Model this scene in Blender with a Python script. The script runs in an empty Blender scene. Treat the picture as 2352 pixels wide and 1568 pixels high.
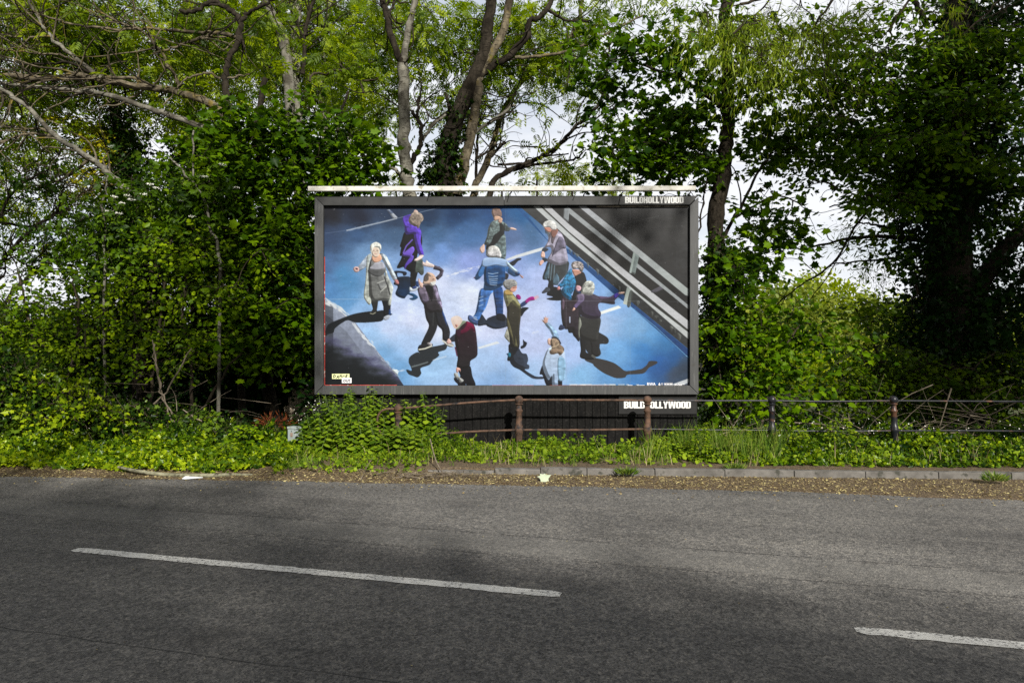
import bpy, math, random
import numpy as np
from mathutils import Vector, Matrix

# ============================================================ camera, sky, sun, exposure
C = bpy.context.scene
col = C.collection
FPX, CX, HY, CH = 1568.0, 1176.0, 805.0, 1.68           # focal length, centre and eye level in a 2352 px wide frame; eye height in m
cam = bpy.data.cameras.new('camera'); camo = bpy.data.objects.new('camera', cam); col.objects.link(camo)
camo.location = (0, 0, CH); camo.rotation_euler = (math.radians(90), 0, 0)
cam.sensor_width = 36; cam.lens = 24; cam.shift_y = (HY-784)/2352.0
cam.clip_start = .05; cam.clip_end = 2000
C.camera = camo
SUN_TO = Vector((.16, -.45, .30)).normalized()           # towards the sun
elev = math.asin(SUN_TO.z); az = math.atan2(SUN_TO.x, SUN_TO.y)
world = bpy.data.worlds.new('World'); C.world = world; world.use_nodes = True
nt = world.node_tree; nt.nodes.clear()
out = nt.nodes.new('ShaderNodeOutputWorld'); bg = nt.nodes.new('ShaderNodeBackground')
sky = nt.nodes.new('ShaderNodeTexSky'); sky.sky_type = 'NISHITA'; sky.sun_disc = False
sky.sun_elevation = elev; sky.sun_rotation = az; sky.air_density = 1.0; sky.dust_density = 2.0
tc = nt.nodes.new('ShaderNodeTexCoord'); mp = nt.nodes.new('ShaderNodeMapping'); mp.inputs['Scale'].default_value = (1, 1, 3.2)
cl = nt.nodes.new('ShaderNodeTexNoise'); cl.inputs['Scale'].default_value = 2.6; cl.inputs['Detail'].default_value = 8; cl.inputs['Roughness'].default_value = .55
rp = nt.nodes.new('ShaderNodeValToRGB'); rp.color_ramp.elements[0].position = .14; rp.color_ramp.elements[1].position = .50
mx = nt.nodes.new('ShaderNodeMix'); mx.data_type = 'RGBA'
mx.inputs[7].default_value = (7.0, 7.15, 7.6, 1)         # thin bright cloud, in the sky texture's own units
nt.links.new(tc.outputs['Generated'], mp.inputs[0]); nt.links.new(mp.outputs[0], cl.inputs['Vector']); nt.links.new(cl.outputs[0], rp.inputs[0])
# the bright thin cloud stands low in front, where the trees are; elsewhere the cover is duller and broken
sz = nt.nodes.new('ShaderNodeSeparateXYZ'); nt.links.new(tc.outputs['Generated'], sz.inputs[0])
zr = nt.nodes.new('ShaderNodeMapRange'); zr.inputs[1].default_value = .50; zr.inputs[2].default_value = .75; zr.inputs[3].default_value = 1; zr.inputs[4].default_value = 0; nt.links.new(sz.outputs[2], zr.inputs[0])
yr = nt.nodes.new('ShaderNodeMapRange'); yr.inputs[1].default_value = -.05; yr.inputs[2].default_value = .55; nt.links.new(sz.outputs[1], yr.inputs[0])
zm = nt.nodes.new('ShaderNodeMath'); zm.operation = 'MULTIPLY'; nt.links.new(zr.outputs[0], zm.inputs[0]); nt.links.new(yr.outputs[0], zm.inputs[1])
cc_ = nt.nodes.new('ShaderNodeMix'); cc_.data_type = 'RGBA'; cc_.inputs[6].default_value = (3.2, 3.15, 3.1, 1); cc_.inputs[7].default_value = (7.7, 7.85, 8.2, 1)
nt.links.new(zm.outputs[0], cc_.inputs[0]); nt.links.new(cc_.outputs[2], mx.inputs[7])
nt.links.new(rp.outputs[0], mx.inputs[0]); nt.links.new(sky.outputs[0], mx.inputs[6]); nt.links.new(mx.outputs[2], bg.inputs[0])
bg.inputs[1].default_value = .10
nt.links.new(bg.outputs[0], out.inputs[0])
sun = bpy.data.lights.new('sun', 'SUN'); sun.energy = 5.0; sun.angle = math.radians(.53); sun.color = (1, .95, .87)
suno = bpy.data.objects.new('sun', sun); col.objects.link(suno); suno.rotation_euler = SUN_TO.to_track_quat('Z', 'Y').to_euler()
C.view_settings.view_transform = 'Standard'; C.view_settings.look = 'None'; C.view_settings.exposure = 0.35; C.view_settings.gamma = 1
C.render.engine = 'CYCLES'
cy = C.cycles
cy.max_bounces = 6; cy.diffuse_bounces = 3; cy.glossy_bounces = 2; cy.transmission_bounces = 4; cy.transparent_max_bounces = 4
cy.use_denoising = False; cy.sample_clamp_indirect = 4; cy.caustics_reflective = False; cy.caustics_refractive = False

# ============================================================ helpers
random.seed(11); R = np.random.RandomState(11)
def W(px, py, d):
    """point at distance d that stands at pixel (px, py) of the 2352 px wide photograph"""
    return np.array(((px-CX)*d/FPX, d, CH-(py-HY)*d/FPX))
def GX(px, d): return (px-CX)*d/FPX
def tag(o, label=None, cat=None, group=None, kind=None):
    for k, v in (('label', label), ('category', cat), ('group', group), ('kind', kind)):
        if v: o[k] = v
    return o
def empty(name, loc=(0, 0, 0)):
    o = bpy.data.objects.new(name, None); o.empty_display_size = .2; col.objects.link(o); o.location = loc; return o
def link(name, me, mat, parent=None, world_coords=True):
    o = bpy.data.objects.new(name, me); col.objects.link(o)
    if mat and not me.materials: me.materials.append(mat)
    if parent is not None:
        o.parent = parent
        if world_coords: o.location = -parent.location
    return o
def fast(name, V, F, smooth=False, tint=None):
    """mesh of equal-sized faces from arrays"""
    V = np.asarray(V, np.float32); F = np.asarray(F, np.int32); k = F.shape[1]
    me = bpy.data.meshes.new(name)
    me.vertices.add(len(V)); me.vertices.foreach_set('co', V.ravel())
    me.loops.add(F.size); me.loops.foreach_set('vertex_index', F.ravel())
    me.polygons.add(len(F)); me.polygons.foreach_set('loop_start', np.arange(0, F.size, k, dtype=np.int32))
    try: me.polygons.foreach_set('loop_total', np.full(len(F), k, np.int32))
    except Exception: pass
    if smooth: me.polygons.foreach_set('use_smooth', np.ones(len(F), bool))
    if tint is not None:
        a = me.attributes.new('tint', 'FLOAT', 'POINT'); a.data.foreach_set('value', np.asarray(tint, np.float32))
    me.update(calc_edges=True)
    return me
class MB:
    """collects boxes, prisms, tubes and turned shapes into one mesh"""
    def __init__(s): s.v = []; s.f = []
    def add(s, V, F):
        b = len(s.v); s.v += [tuple(map(float, v)) for v in V]; s.f += [tuple(int(i)+b for i in f) for f in F]; return s
    def box(s, x0, x1, y0, y1, z0, z1):
        return s.add([(x0,y0,z0),(x1,y0,z0),(x1,y1,z0),(x0,y1,z0),(x0,y0,z1),(x1,y0,z1),(x1,y1,z1),(x0,y1,z1)],
                     [(0,3,2,1),(4,5,6,7),(0,1,5,4),(1,2,6,5),(2,3,7,6),(3,0,4,7)])
    def hexa(s, P8):
        return s.add(P8, [(0,3,2,1),(4,5,6,7),(0,1,5,4),(1,2,6,5),(2,3,7,6),(3,0,4,7)])
    def tube(s, pts, radii, n=8, caps=True):
        V, F = tube_arrays(pts, radii, n); b = len(s.v); s.add(V, F)
        if caps:
            m = len(pts); s.f.append(tuple(b+i for i in range(n))[::-1]); s.f.append(tuple(b+(m-1)*n+i for i in range(n)))
        return s
    def lathe(s, prof, cx, cy, n=16, lean=(0, 0)):
        V = []; F = []
        for r, z in prof:
            for i in range(n):
                a = 2*math.pi*i/n; V.append((cx+lean[0]*z+r*math.cos(a), cy+lean[1]*z+r*math.sin(a), z))
        for j in range(len(prof)-1):
            for i in range(n): F.append((j*n+i, j*n+(i+1) % n, (j+1)*n+(i+1) % n, (j+1)*n+i))
        F.append(tuple(range(n))[::-1]); F.append(tuple((len(prof)-1)*n+i for i in range(n)))
        return s.add(V, F)
    def build(s, name, mat, parent=None, smooth=False, bevel=0, world_coords=True):
        me = bpy.data.meshes.new(name); me.from_pydata(s.v, [], s.f); me.update()
        if smooth: me.polygons.foreach_set('use_smooth', [True]*len(me.polygons))
        o = link(name, me, mat, parent, world_coords)
        if bevel:
            m = o.modifiers.new('bevel', 'BEVEL'); m.width = bevel; m.segments = 2; m.limit_method = 'ANGLE'
        if smooth:
            try: me.set_sharp_from_angle(angle=math.radians(50))
            except Exception: pass
        return o
def tube_arrays(pts, radii, n):
    P = np.asarray(pts, float); m = len(P); r = np.asarray(radii, float)
    if r.ndim == 0: r = np.full(m, r)
    d = np.zeros_like(P); d[1:-1] = P[2:]-P[:-2]; d[0] = P[1]-P[0]; d[-1] = P[-1]-P[-2]
    d /= np.linalg.norm(d, axis=1)[:, None]+1e-9
    up = np.array((0, 0, 1.)) if abs(d[0][2]) < .9 else np.array((0, 1., 0))
    u = np.cross(d[0], up); u /= np.linalg.norm(u); V = []
    for i in range(m):
        u = u-d[i]*u.dot(d[i]); u /= np.linalg.norm(u)+1e-9; w = np.cross(d[i], u)
        a = np.arange(n)*2*math.pi/n
        V.append(P[i]+r[i]*(np.cos(a)[:, None]*u+np.sin(a)[:, None]*w))
    V = np.concatenate(V); i = np.arange(n); F = []
    for j in range(m-1): F.append(np.stack([j*n+i, j*n+(i+1) % n, (j+1)*n+(i+1) % n, (j+1)*n+i], 1))
    return V, np.concatenate(F)
def curve_pts(P, sub=5):
    P = np.asarray(P, float); out = []
    Q = np.vstack([2*P[0]-P[1], P, 2*P[-1]-P[-2]])
    for i in range(1, len(Q)-2):
        p0, p1, p2, p3 = Q[i-1:i+3]
        for j in range(sub):
            t = j/sub; out.append(.5*((2*p1)+(-p0+p2)*t+(2*p0-5*p1+4*p2-p3)*t*t+(-p0+3*p1-3*p2+p3)*t**3))
    out.append(Q[-2]); return np.array(out)

# ------------------------------------------------------------ materials
def mat(name): 
    m = bpy.data.materials.new(name); m.use_nodes = True; t = m.node_tree; t.nodes.clear()
    o = t.nodes.new('ShaderNodeOutputMaterial'); return m, t, o
def N(t, kind, **kw):
    n = t.nodes.new(kind)
    for k, v in kw.items():
        if k in n.inputs: n.inputs[k].default_value = v
        else: setattr(n, k, v)
    return n
def ramp(t, src, stops):
    r = t.nodes.new('ShaderNodeValToRGB'); e = r.color_ramp.elements
    while len(e) < len(stops): e.new(.5)
    for i, (p, c) in enumerate(stops): e[i].position = p; e[i].color = (*c, 1) if len(c) == 3 else c
    t.links.new(src, r.inputs[0]); return r.outputs[0]
def noise(t, scale, detail=4, vec=None, rough=.55, stretch=None, dist=0):
    n = N(t, 'ShaderNodeTexNoise', Scale=scale, Detail=detail, Roughness=rough, Distortion=dist)
    g = t.nodes.new('ShaderNodeNewGeometry'); src = g.outputs['Position'] if vec is None else vec
    if stretch:
        m = t.nodes.new('ShaderNodeMapping'); m.inputs['Scale'].default_value = stretch; t.links.new(src, m.inputs[0]); src = m.outputs[0]
    t.links.new(src, n.inputs['Vector']); return n.outputs[0]
def mixc(t, f, a, b, mode='MIX'):
    m = t.nodes.new('ShaderNodeMix'); m.data_type = 'RGBA'; m.blend_type = mode
    for s, i in ((f, 0), (a, 6), (b, 7)):
        if isinstance(s, (int, float)): m.inputs[i].default_value = s
        elif isinstance(s, tuple): m.inputs[i].default_value = (*s, 1) if len(s) == 3 else s
        else: t.links.new(s, m.inputs[i])
    return m.outputs[2]
def surf(name, c1, c2, scale=8, rough=.8, detail=6, bump=.0, bscale=60, stretch=None, metal=0, spec=.3, c3=None, s3=30):
    m, t, o = mat(name); b = N(t, 'ShaderNodeBsdfPrincipled', Roughness=rough, Metallic=metal); b.inputs['Specular IOR Level'].default_value = spec
    cc = ramp(t, noise(t, scale, detail, stretch=stretch), [(.32, c1), (.68, c2)])
    if c3: cc = mixc(t, ramp(t, noise(t, s3, 5), [(.56, (0,0,0)), (.66, (1,1,1))]), cc, c3)
    t.links.new(cc, b.inputs['Base Color'])
    if bump:
        bp = N(t, 'ShaderNodeBump', Strength=bump, Distance=.01); t.links.new(noise(t, bscale, 5, stretch=stretch), bp.inputs['Height']); t.links.new(bp.outputs[0], b.inputs['Normal'])
    t.links.new(b.outputs[0], o.inputs[0]); return m
def barkmat(name, c1, c2, crack_dapple, scale=9, c3=None):
    m, t, o = mat(name); b = N(t, 'ShaderNodeBsdfPrincipled', Roughness=.95); b.inputs['Specular IOR Level'].default_value = .15
    cc = ramp(t, noise(t, scale, 7, rough=.7, stretch=(1, 1, .45)), [(.34, c1), (.66, c2)])
    if c3: cc = mixc(t, ramp(t, noise(t, 4, 5), [(.55, (0,0,0)), (.66, (1,1,1))]), cc, c3)
    w = noise(t, 16, 4, rough=.6, stretch=(.5, .5, 2.6)); cc = mixc(t, ramp(t, w, [(.36, (1,1,1)), (.44, (0,0,0))]), cc, crack_dapple)
    w2 = noise(t, 2.2, 3); cc = mixc(t, ramp(t, w2, [(.50, (0,0,0)), (.60, (.75,.75,.75))]), cc, crack_dapple)  # broad dark patches: dappled shade on the trunks put into the colour
    t.links.new(cc, b.inputs['Base Color']); bp = N(t, 'ShaderNodeBump', Strength=.9, Distance=.02); t.links.new(noise(t, 22, 5, stretch=(1, 1, .3)), bp.inputs['Height']); t.links.new(bp.outputs[0], b.inputs['Normal'])
    t.links.new(b.outputs[0], o.inputs[0]); return m
def leafmat(name, dark, mid, light, trans=.38, gloss=.10, rough=.42, clump=1.3):
    m, t, o = mat(name)
    at = N(t, 'ShaderNodeAttribute', attribute_name='tint')
    n = noise(t, clump, 2)
    s = N(t, 'ShaderNodeMath', operation='MULTIPLY_ADD'); t.links.new(n, s.inputs[0]); s.inputs[1].default_value = .9; s.inputs[2].default_value = -.45
    a = N(t, 'ShaderNodeMath', operation='ADD'); t.links.new(s.outputs[0], a.inputs[0]); t.links.new(at.outputs['Fac'], a.inputs[1])
    cc = ramp(t, a.outputs[0], [(.05, dark), (.5, mid), (.98, light)])
    d = N(t, 'ShaderNodeBsdfDiffuse'); tr = N(t, 'ShaderNodeBsdfTranslucent'); g = N(t, 'ShaderNodeBsdfGlossy', Roughness=rough); g.inputs[0].default_value = (.9, .95, .9, 1)
    t.links.new(cc, d.inputs[0]); t.links.new(mixc(t, .6, cc, (1.25, 1.25, .30), 'MULTIPLY'), tr.inputs[0])
    m1 = N(t, 'ShaderNodeMixShader'); m1.inputs[0].default_value = trans; t.links.new(d.outputs[0], m1.inputs[1]); t.links.new(tr.outputs[0], m1.inputs[2])
    m2 = N(t, 'ShaderNodeMixShader'); fr = N(t, 'ShaderNodeFresnel', IOR=1.4)
    k = N(t, 'ShaderNodeMath', operation='MULTIPLY'); t.links.new(fr.outputs[0], k.inputs[0]); k.inputs[1].default_value = gloss*2.5
    k2 = N(t, 'ShaderNodeMath', operation='MINIMUM'); t.links.new(k.outputs[0], k2.inputs[0]); k2.inputs[1].default_value = .05
    t.links.new(k2.outputs[0], m2.inputs[0]); t.links.new(m1.outputs[0], m2.inputs[1]); t.links.new(g.outputs[0], m2.inputs[2])
    t.links.new(m2.outputs[0], o.inputs[0]); return m
M = {}
M['sycamore'] = leafmat('sycamore_leaf', (.010,.034,.001), (.060,.135,.001), (.16,.27,.003), gloss=.06)
M['ash'] = leafmat('ash_leaf', (.035,.080,.001), (.17,.265,.002), (.36,.45,.004), trans=.6)
M['ash_light'] = leafmat('young_ash_leaf', (.10,.15,.002), (.24,.32,.004), (.40,.46,.008), trans=.55)
M['hazel'] = leafmat('hazel_leaf', (.014,.042,.001), (.095,.185,.002), (.28,.40,.006), trans=.42)
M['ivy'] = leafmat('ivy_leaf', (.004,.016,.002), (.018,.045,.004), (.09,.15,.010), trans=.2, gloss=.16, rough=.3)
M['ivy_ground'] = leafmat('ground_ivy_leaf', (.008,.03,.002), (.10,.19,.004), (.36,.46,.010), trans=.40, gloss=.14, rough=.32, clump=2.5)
M['yellow'] = leafmat('yellow_leaf', (.20,.21,.01), (.44,.42,.012), (.66,.58,.02), trans=.45)
M['willow'] = leafmat('willow_leaf', (.08,.14,.008), (.22,.31,.012), (.38,.46,.03), trans=.55)
M['dark'] = leafmat('dark_ivy_and_shade_leaf', (.004,.014,.003), (.009,.03,.005), (.022,.06,.008), trans=.22, gloss=.05)  # near-black leaf: dark ivy, and the shade of the hollow put into colour
M['nettle'] = leafmat('nettle_leaf', (.04,.09,.006), (.13,.22,.012), (.26,.36,.02), trans=.35, gloss=.06)
M['weed'] = leafmat('weed_leaf', (.03,.07,.004), (.13,.22,.006), (.32,.40,.02), trans=.45, gloss=.06, clump=3)
M['grass'] = leafmat('grass_blade', (.05,.11,.012), (.13,.22,.025), (.30,.34,.07), trans=.4, gloss=.06, clump=3)
M['far'] = leafmat('far_tree_leaf', (.10,.15,.018), (.20,.26,.03), (.34,.38,.05), trans=.45)
M['rust_leaf'] = leafmat('dead_frond', (.06,.015,.006), (.13,.035,.012), (.24,.08,.03), trans=.2)
M['white_flower'] = surf('flower_white', (.7,.7,.62), (.85,.85,.78))
M['bark_dark'] = barkmat('dark_bark', (.011,.009,.006), (.045,.037,.027), (.008,.006,.004), 14)
M['bark_pale'] = barkmat('pale_lichened_bark', (.085,.080,.062), (.25,.24,.20), (.035,.030,.022), 9)
M['bark_lichen'] = barkmat('branch_with_yellow_lichen', (.050,.042,.028), (.20,.17,.115), (.020,.016,.011), 12, (.17,.13,.03))
M['twig'] = surf('twig_bark', (.018,.014,.009), (.060,.047,.030), 10, .95)
M['dry_twig'] = surf('dry_twig', (.08,.065,.045), (.24,.20,.15), 12, .95)
M['straw'] = leafmat('straw', (.22,.17,.08), (.38,.31,.17), (.55,.47,.28), trans=.2, gloss=.03)
POSTER_GAIN = (.575,.615,.605)
# === the printed picture of the poster, as colours for the points of its sheet ===
PX0, PY0, PWD, PHD = 792.0, 503.5, 889.0, 436.0          # poster rectangle in photo pixels
def paint_poster():
    rng = np.random.RandomState(7)
    H, Wd = 436, 889
    yy, xx = np.mgrid[0:H, 0:Wd].astype(np.float32)
    RG = {'A': (790, 500, 7.127), 'B': (1090, 500, 7.127), 'C': (1390, 500, 7.127), 'D': (790, 720, 7.127),
          'E': (1090, 720, 7.127), 'F': (1390, 720, 7.127), 'G': (1280, 600, 6.03), 'O': (0, 0, 1.0)}
    def T(reg, pts):
        ox, oy, s = RG[reg]
        p = np.array(pts, dtype=np.float64)
        return np.stack([ox + p[:, 0]/s - PX0, oy + p[:, 1]/s - PY0], 1)
    def vnoise(sx, sy, seed, octv=3):
        r = np.random.RandomState(seed); out = np.zeros((H, Wd), np.float32); amp = 1; tot = 0
        for o in range(octv):
            gx, gy = max(2, int(Wd/sx)+2), max(2, int(H/sy)+2)
            g = r.rand(gy, gx).astype(np.float32)
            fx = np.clip(xx[0]/sx, 0, gx-1.001); fy = np.clip(yy[:, 0]/sy, 0, gy-1.001)
            ix = fx.astype(int); iy = fy.astype(int); tx = fx-ix; ty = fy-iy
            tx = tx*tx*(3-2*tx); ty = (ty*ty*(3-2*ty))[:, None]
            a = g[iy][:, ix]*(1-tx)+g[iy][:, ix+1]*tx; b = g[iy+1][:, ix]*(1-tx)+g[iy+1][:, ix+1]*tx
            out += amp*(a*(1-ty)+b*ty); tot += amp; amp *= .55; sx /= 2.1; sy /= 2.1
        return out/tot - .5
    n_big = vnoise(110, 70, 1, 4); n_med = vnoise(26, 12, 2, 4); n_fine = vnoise(3.2, 3.2, 3, 2)
    n_fold = vnoise(14, 5, 4, 2); n_fold2 = vnoise(5, 16, 5, 2)
    # tarmac: blues and lilacs
    cps = [(800,520,28,28,36),(880,530,26,30,46),(960,525,30,44,70),(1040,525,18,42,74),(1120,520,12,44,84),(1200,515,18,62,116),
      (1270,512,22,84,142),(800,580,50,66,98),(880,575,52,78,118),(960,575,62,88,124),(1060,570,62,96,140),(1150,570,60,98,150),(1230,570,82,104,150),
      (1300,570,60,96,140),(800,650,72,100,146),(850,680,70,122,172),(900,620,108,142,188),(950,640,122,154,204),(1000,620,120,150,208),(1080,620,104,138,200),
      (1160,640,132,148,210),(1250,640,140,158,216),(1340,610,98,128,180),(1330,680,165,178,226),(800,705,80,128,185),(850,725,92,142,196),(900,740,128,164,212),
      (960,740,188,198,236),(1080,690,196,202,234),(1150,720,206,212,238),(1000,780,202,208,242),(950,800,190,202,240),(920,820,142,176,220),(900,790,156,182,226),
      (940,860,112,156,206),(980,900,106,152,204),(1000,840,168,192,236),(1060,880,150,184,228),(1060,800,206,210,238),(1180,800,196,202,238),(1180,880,160,186,230),
      (1240,760,186,192,234),(1200,930,130,164,214),(1300,760,186,196,236),(1300,840,180,190,232),(1330,910,168,188,230),(1290,920,152,182,226),(1400,860,164,184,232),
      (1420,760,160,178,226),(1440,700,120,158,216),(1500,740,128,166,220),(1480,790,160,180,220),(1500,860,108,158,214),(1420,920,122,166,212),(1500,930,96,144,198),
      (1550,800,118,160,208),(1570,860,56,116,182),(1600,880,36,88,158),(1620,900,40,80,140),(1560,930,66,120,184),(1650,915,58,68,88),(1670,900,46,56,72),(1620,840,54,112,170),
      (1640,870,30,80,140),(1580,820,90,142,196)]
    cps = np.array(cps, np.float32); num = np.zeros((H, Wd, 3), np.float32); den = np.zeros((H, Wd), np.float32)
    wx = xx + PX0 + n_big*60; wy = yy + PY0 + n_med*16
    for c in cps:
        w = 1/((wx-c[0])**2 + (wy-c[1])**2 + 260)**1.7
        num += w[..., None]*c[2:]; den += w
    img = num/den[..., None]
    img *= (1.05 + .16*n_med + .12*n_big + .10*n_fine)[..., None]
    def smooth(p, k=5):
        n = len(p); out = []
        for i in range(n):
            p0, p1, p2, p3 = p[i-1], p[i], p[(i+1) % n], p[(i+2) % n]
            for j in range(k):
                t = j/k
                out.append(.5*((2*p1)+(-p0+p2)*t+(2*p0-5*p1+4*p2-p3)*t*t+(-p0+3*p1-3*p2+p3)*t**3))
        return np.array(out)
    def cover(p):
        x0, y0 = np.floor(p.min(0)).astype(int)-1; x1, y1 = np.ceil(p.max(0)).astype(int)+2
        x0 = max(x0, 0); y0 = max(y0, 0); x1 = min(x1, Wd); y1 = min(y1, H)
        if x1 <= x0 or y1 <= y0: return None
        S = 3
        sx = (np.arange((x1-x0)*S)+.5)/S + x0; sy = (np.arange((y1-y0)*S)+.5)/S + y0
        X, Y = np.meshgrid(sx, sy); ins = np.zeros(X.shape, bool)
        q = np.roll(p, -1, 0)
        for (ax, ay), (bx, by) in zip(p, q):
            if ay == by: continue
            m = (ay > Y) != (by > Y)
            ins ^= m & (X < (bx-ax)*(Y-ay)/(by-ay)+ax)
        cv = ins.reshape(y1-y0, S, x1-x0, S).mean((1, 3)).astype(np.float32)
        return x0, y0, x1, y1, cv
    def put(p, col, col2=None, al=1.0, fold=0.0, rough=0.0, side=0.0):
        r = cover(p)
        if r is None: return
        x0, y0, x1, y1, cv = r
        c = np.array(col, np.float32)*np.ones((y1-y0, x1-x0, 3), np.float32)
        if col2 is not None:
            t = np.linspace(0, 1, y1-y0)[:, None, None]
            c = c*(1-t)+np.array(col2, np.float32)*t
        sl = (slice(y0, y1), slice(x0, x1))
        m = 1 + fold*(n_fold[sl]*.7+n_fold2[sl]*.4) + rough*n_fine[sl]*.4
        if side:
            t = np.linspace(-1, 1, x1-x0)[None, :]; m = m*(1+side*t)
        if fold >= .2 and min(cv.shape) > 7:                       # printed modelling of a rounded form
            h_ = max(2, int(min(cv.shape)*.11)); q_ = np.pad(cv, h_)
            far_ = q_[2*h_:, :-2*h_][:cv.shape[0], :cv.shape[1]]; near_ = q_[:-2*h_, 2*h_:][:cv.shape[0], :cv.shape[1]]
            m = m*(1-.42*np.clip(cv-far_, 0, 1)+.16*np.clip(cv-near_, 0, 1))
        c = c*np.clip(m, .25, 2.2)[..., None]
        a = (cv*al)[..., None]
        img[sl] = img[sl]*(1-a)+c*a
    def P(reg, pts, col, col2=None, al=1.0, fold=.35, rough=.1, sm=True, side=0.0):
        p = T(reg, pts)
        put(smooth(p) if sm and len(p) > 3 else p, col, col2, al, fold, rough, side)
    def L(reg, pts, w, col, al=1.0, w2=None, fold=.1):
        p = T(reg, pts); s = RG[reg][2]; w2 = w if w2 is None else w2
        n = len(p); Ls = []; Rs = []
        for i in range(n):
            d = p[min(i+1, n-1)]-p[max(i-1, 0)]; d = d/(np.hypot(*d)+1e-6); nn = np.array([-d[1], d[0]])
            h = (w+(w2-w)*i/max(1, n-1))/s/2
            Ls.append(p[i]+nn*h); Rs.append(p[i]-nn*h)
        put(np.array(Ls+Rs[::-1]), col, None, al, fold)
    def E(reg, cx, cy, rx, ry, col, fold=.3, rough=.3, al=1.0, col2=None):
        t = np.linspace(0, 2*np.pi, 18, endpoint=False)
        P(reg, [(cx+rx*math.cos(a), cy+ry*math.sin(a)) for a in t], col, col2, al, fold, rough, sm=False)
    def ragged(reg, pts, w, col, n, al=.9, seed=1):
        r = np.random.RandomState(seed); p = np.array(pts, float)
        for i in range(n):
            k = r.randint(len(p)-1); t = r.rand(); c = p[k]*(1-t)+p[k+1]*t + r.randn(2)*w*.5; d = (p[k+1]-p[k]); d = d/np.hypot(*d)
            l = w*(.4+r.rand()*1.6); h = w*(.15+r.rand()*.3); nn = np.array([-d[1], d[0]])
            P(reg, [c-d*l, c+nn*h-d*l*.3, c+d*l+nn*h*.3, c-nn*h], col, al=al*(.4+.6*r.rand()), fold=0)
    # pale worn line over the dark corner, top left
    L('A', [(30,500),(400,450),(680,390)], 9, (120,135,170), .45)
    L('A', [(400,452),(680,385),(980,315),(1280,240)], 22, (185,190,205), .75)
    L('A', [(1280,240),(1500,190),(1780,110),(2040,55)], 9, (170,180,205), .6)
    ragged('A', [(400,452),(680,385),(980,315)], 26, (150,165,195), 26, .5, 3)
    P('A', [(1100,90),(1155,90),(1295,228),(1215,250)], (175,178,190), (190,190,200), .8, sm=False)
    P('A', [(1105,100),(1180,110),(1215,150),(1150,160)], (60,75,110), None, .6)
    P('A', [(150,55),(210,70),(180,105)], (120,120,125), None, .8, sm=False)
    # crossing worn white lines
    ragged('B', [(0,1240),(300,1150),(640,1050)], 22, (226,228,245), 50, .8, 5)
    P('B', [(1030,950),(1200,880),(1690,735),(1655,800),(1060,975)], (216,218,226), None, .95, .1, sm=False)
    P('E', [(545,905),(880,800),(925,835),(570,935)], (222,224,232), None, .85, .1, sm=False)
    ragged('E', [(1480,660),(1600,630)], 20, (214,218,240), 14, .5, 6)
    # pavement, lower left
    P('D', [(-20,60),(100,130),(280,240),(420,360),(560,480),(740,720),(920,950),(1100,1170),(1240,1330),(1420,1600),(-40,1620)], (134,140,160), (96,100,122), 1, .25, .25, sm=False)
    d0 = ((xx+PX0-792)*.62 + (PY0+yy-835)*-1.0)                     # dark corner of the pavement
    r = cover(T('D', [(-20,60),(280,240),(560,480),(920,950),(1100,1170),(1420,1600),(-40,1620)]))
    x0, y0, x1, y1, cv = r; X = xx[y0:y1, x0:x1]; Y = yy[y0:y1, x0:x1]
    f = np.clip(((Y-322+n_med[y0:y1, x0:x1]*40) - X*.52)/52 + .35, 0, 1)
    a = (f*f*(3-2*f)*cv)[..., None]*.97
    pur = np.clip(1-np.abs(f-.35)*3.2, 0, 1)[..., None]*cv[..., None]*.5
    img[y0:y1, x0:x1] = img[y0:y1, x0:x1]*(1-pur)+np.array((92,86,140), np.float32)*pur
    img[y0:y1, x0:x1] = img[y0:y1, x0:x1]*(1-a)+np.array((22,25,29), np.float32)*a
    ragged('D', [(20,80),(140,140),(280,240),(400,350)], 44, (216,218,228), 46, .9, 8)
    ragged('D', [(530,510),(700,720),(900,920)], 30, (214,217,230), 70, .9, 9)
    ragged('D', [(900,930),(1020,1100),(1130,1190),(1220,1310),(1350,1430)], 22, (200,206,226), 30, .8, 10)
    P('D', [(1190,1300),(1270,1290),(1310,1320),(1290,1370),(1340,1440),(1250,1360)], (222,226,236), None, .9)
    ragged('D', [(1300,1320),(1420,1290)], 24, (190,204,232), 14, .6, 11)
    L('D', [(30,75),(900,70)], 5, (190,205,235), .5)
    # blue kerb stripe, parapet wall, rails, dark ground beyond
    P('O', [(1266,503),(1390,606),(1390+1060/7.127,720+112/7.127),(1683,853.5),(1683,500)], (66,68,72), None, 1, .5, .5, sm=False)
    stripe = [(1252,500),(1268,503),(1335,585),(1390,609.5),(1512,710.5),(1539,735.5),(1681,853),(1681,873),(1539,748),(1500,719),(1390,622),(1340,592)]
    P('O', stripe, (28,104,184), (34,78,150), 1, .25, .1, sm=False)
    L('O', [(1540,749),(1600,797),(1681,873)], 1.3, (120,180,225), .8)
    for i in range(34):                                            # stains running down the wall
        t = rng.rand(); cx = 1330+t*340; cy = 556+t*262+rng.rand()*6; h = 6+rng.rand()*12
        P('O', [(cx-2-rng.rand()*3, cy), (cx+2+rng.rand()*3, cy+3), (cx+1, cy+h), (cx-1.5, cy+h*.7)], (112,114,112) if rng.rand() < .6 else (40,42,44), None, .6, .2)
    P('O', [(1297,500),(1390,585.6),(1555.5,720),(1683,829.5),(1683,500)], (186,188,194), None, 1, .12, .15, sm=False)   # lower rail
    P('O', [(1313,500),(1390,571),(1562,720),(1683,813),(1683,500)], (64,66,62), None, 1, .3, .3, sm=False)
    P('O', [(1319,500),(1390,567),(1576,720),(1683,807),(1683,500)], (188,187,196), None, 1, .12, .15, sm=False)           # broad rail
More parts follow.
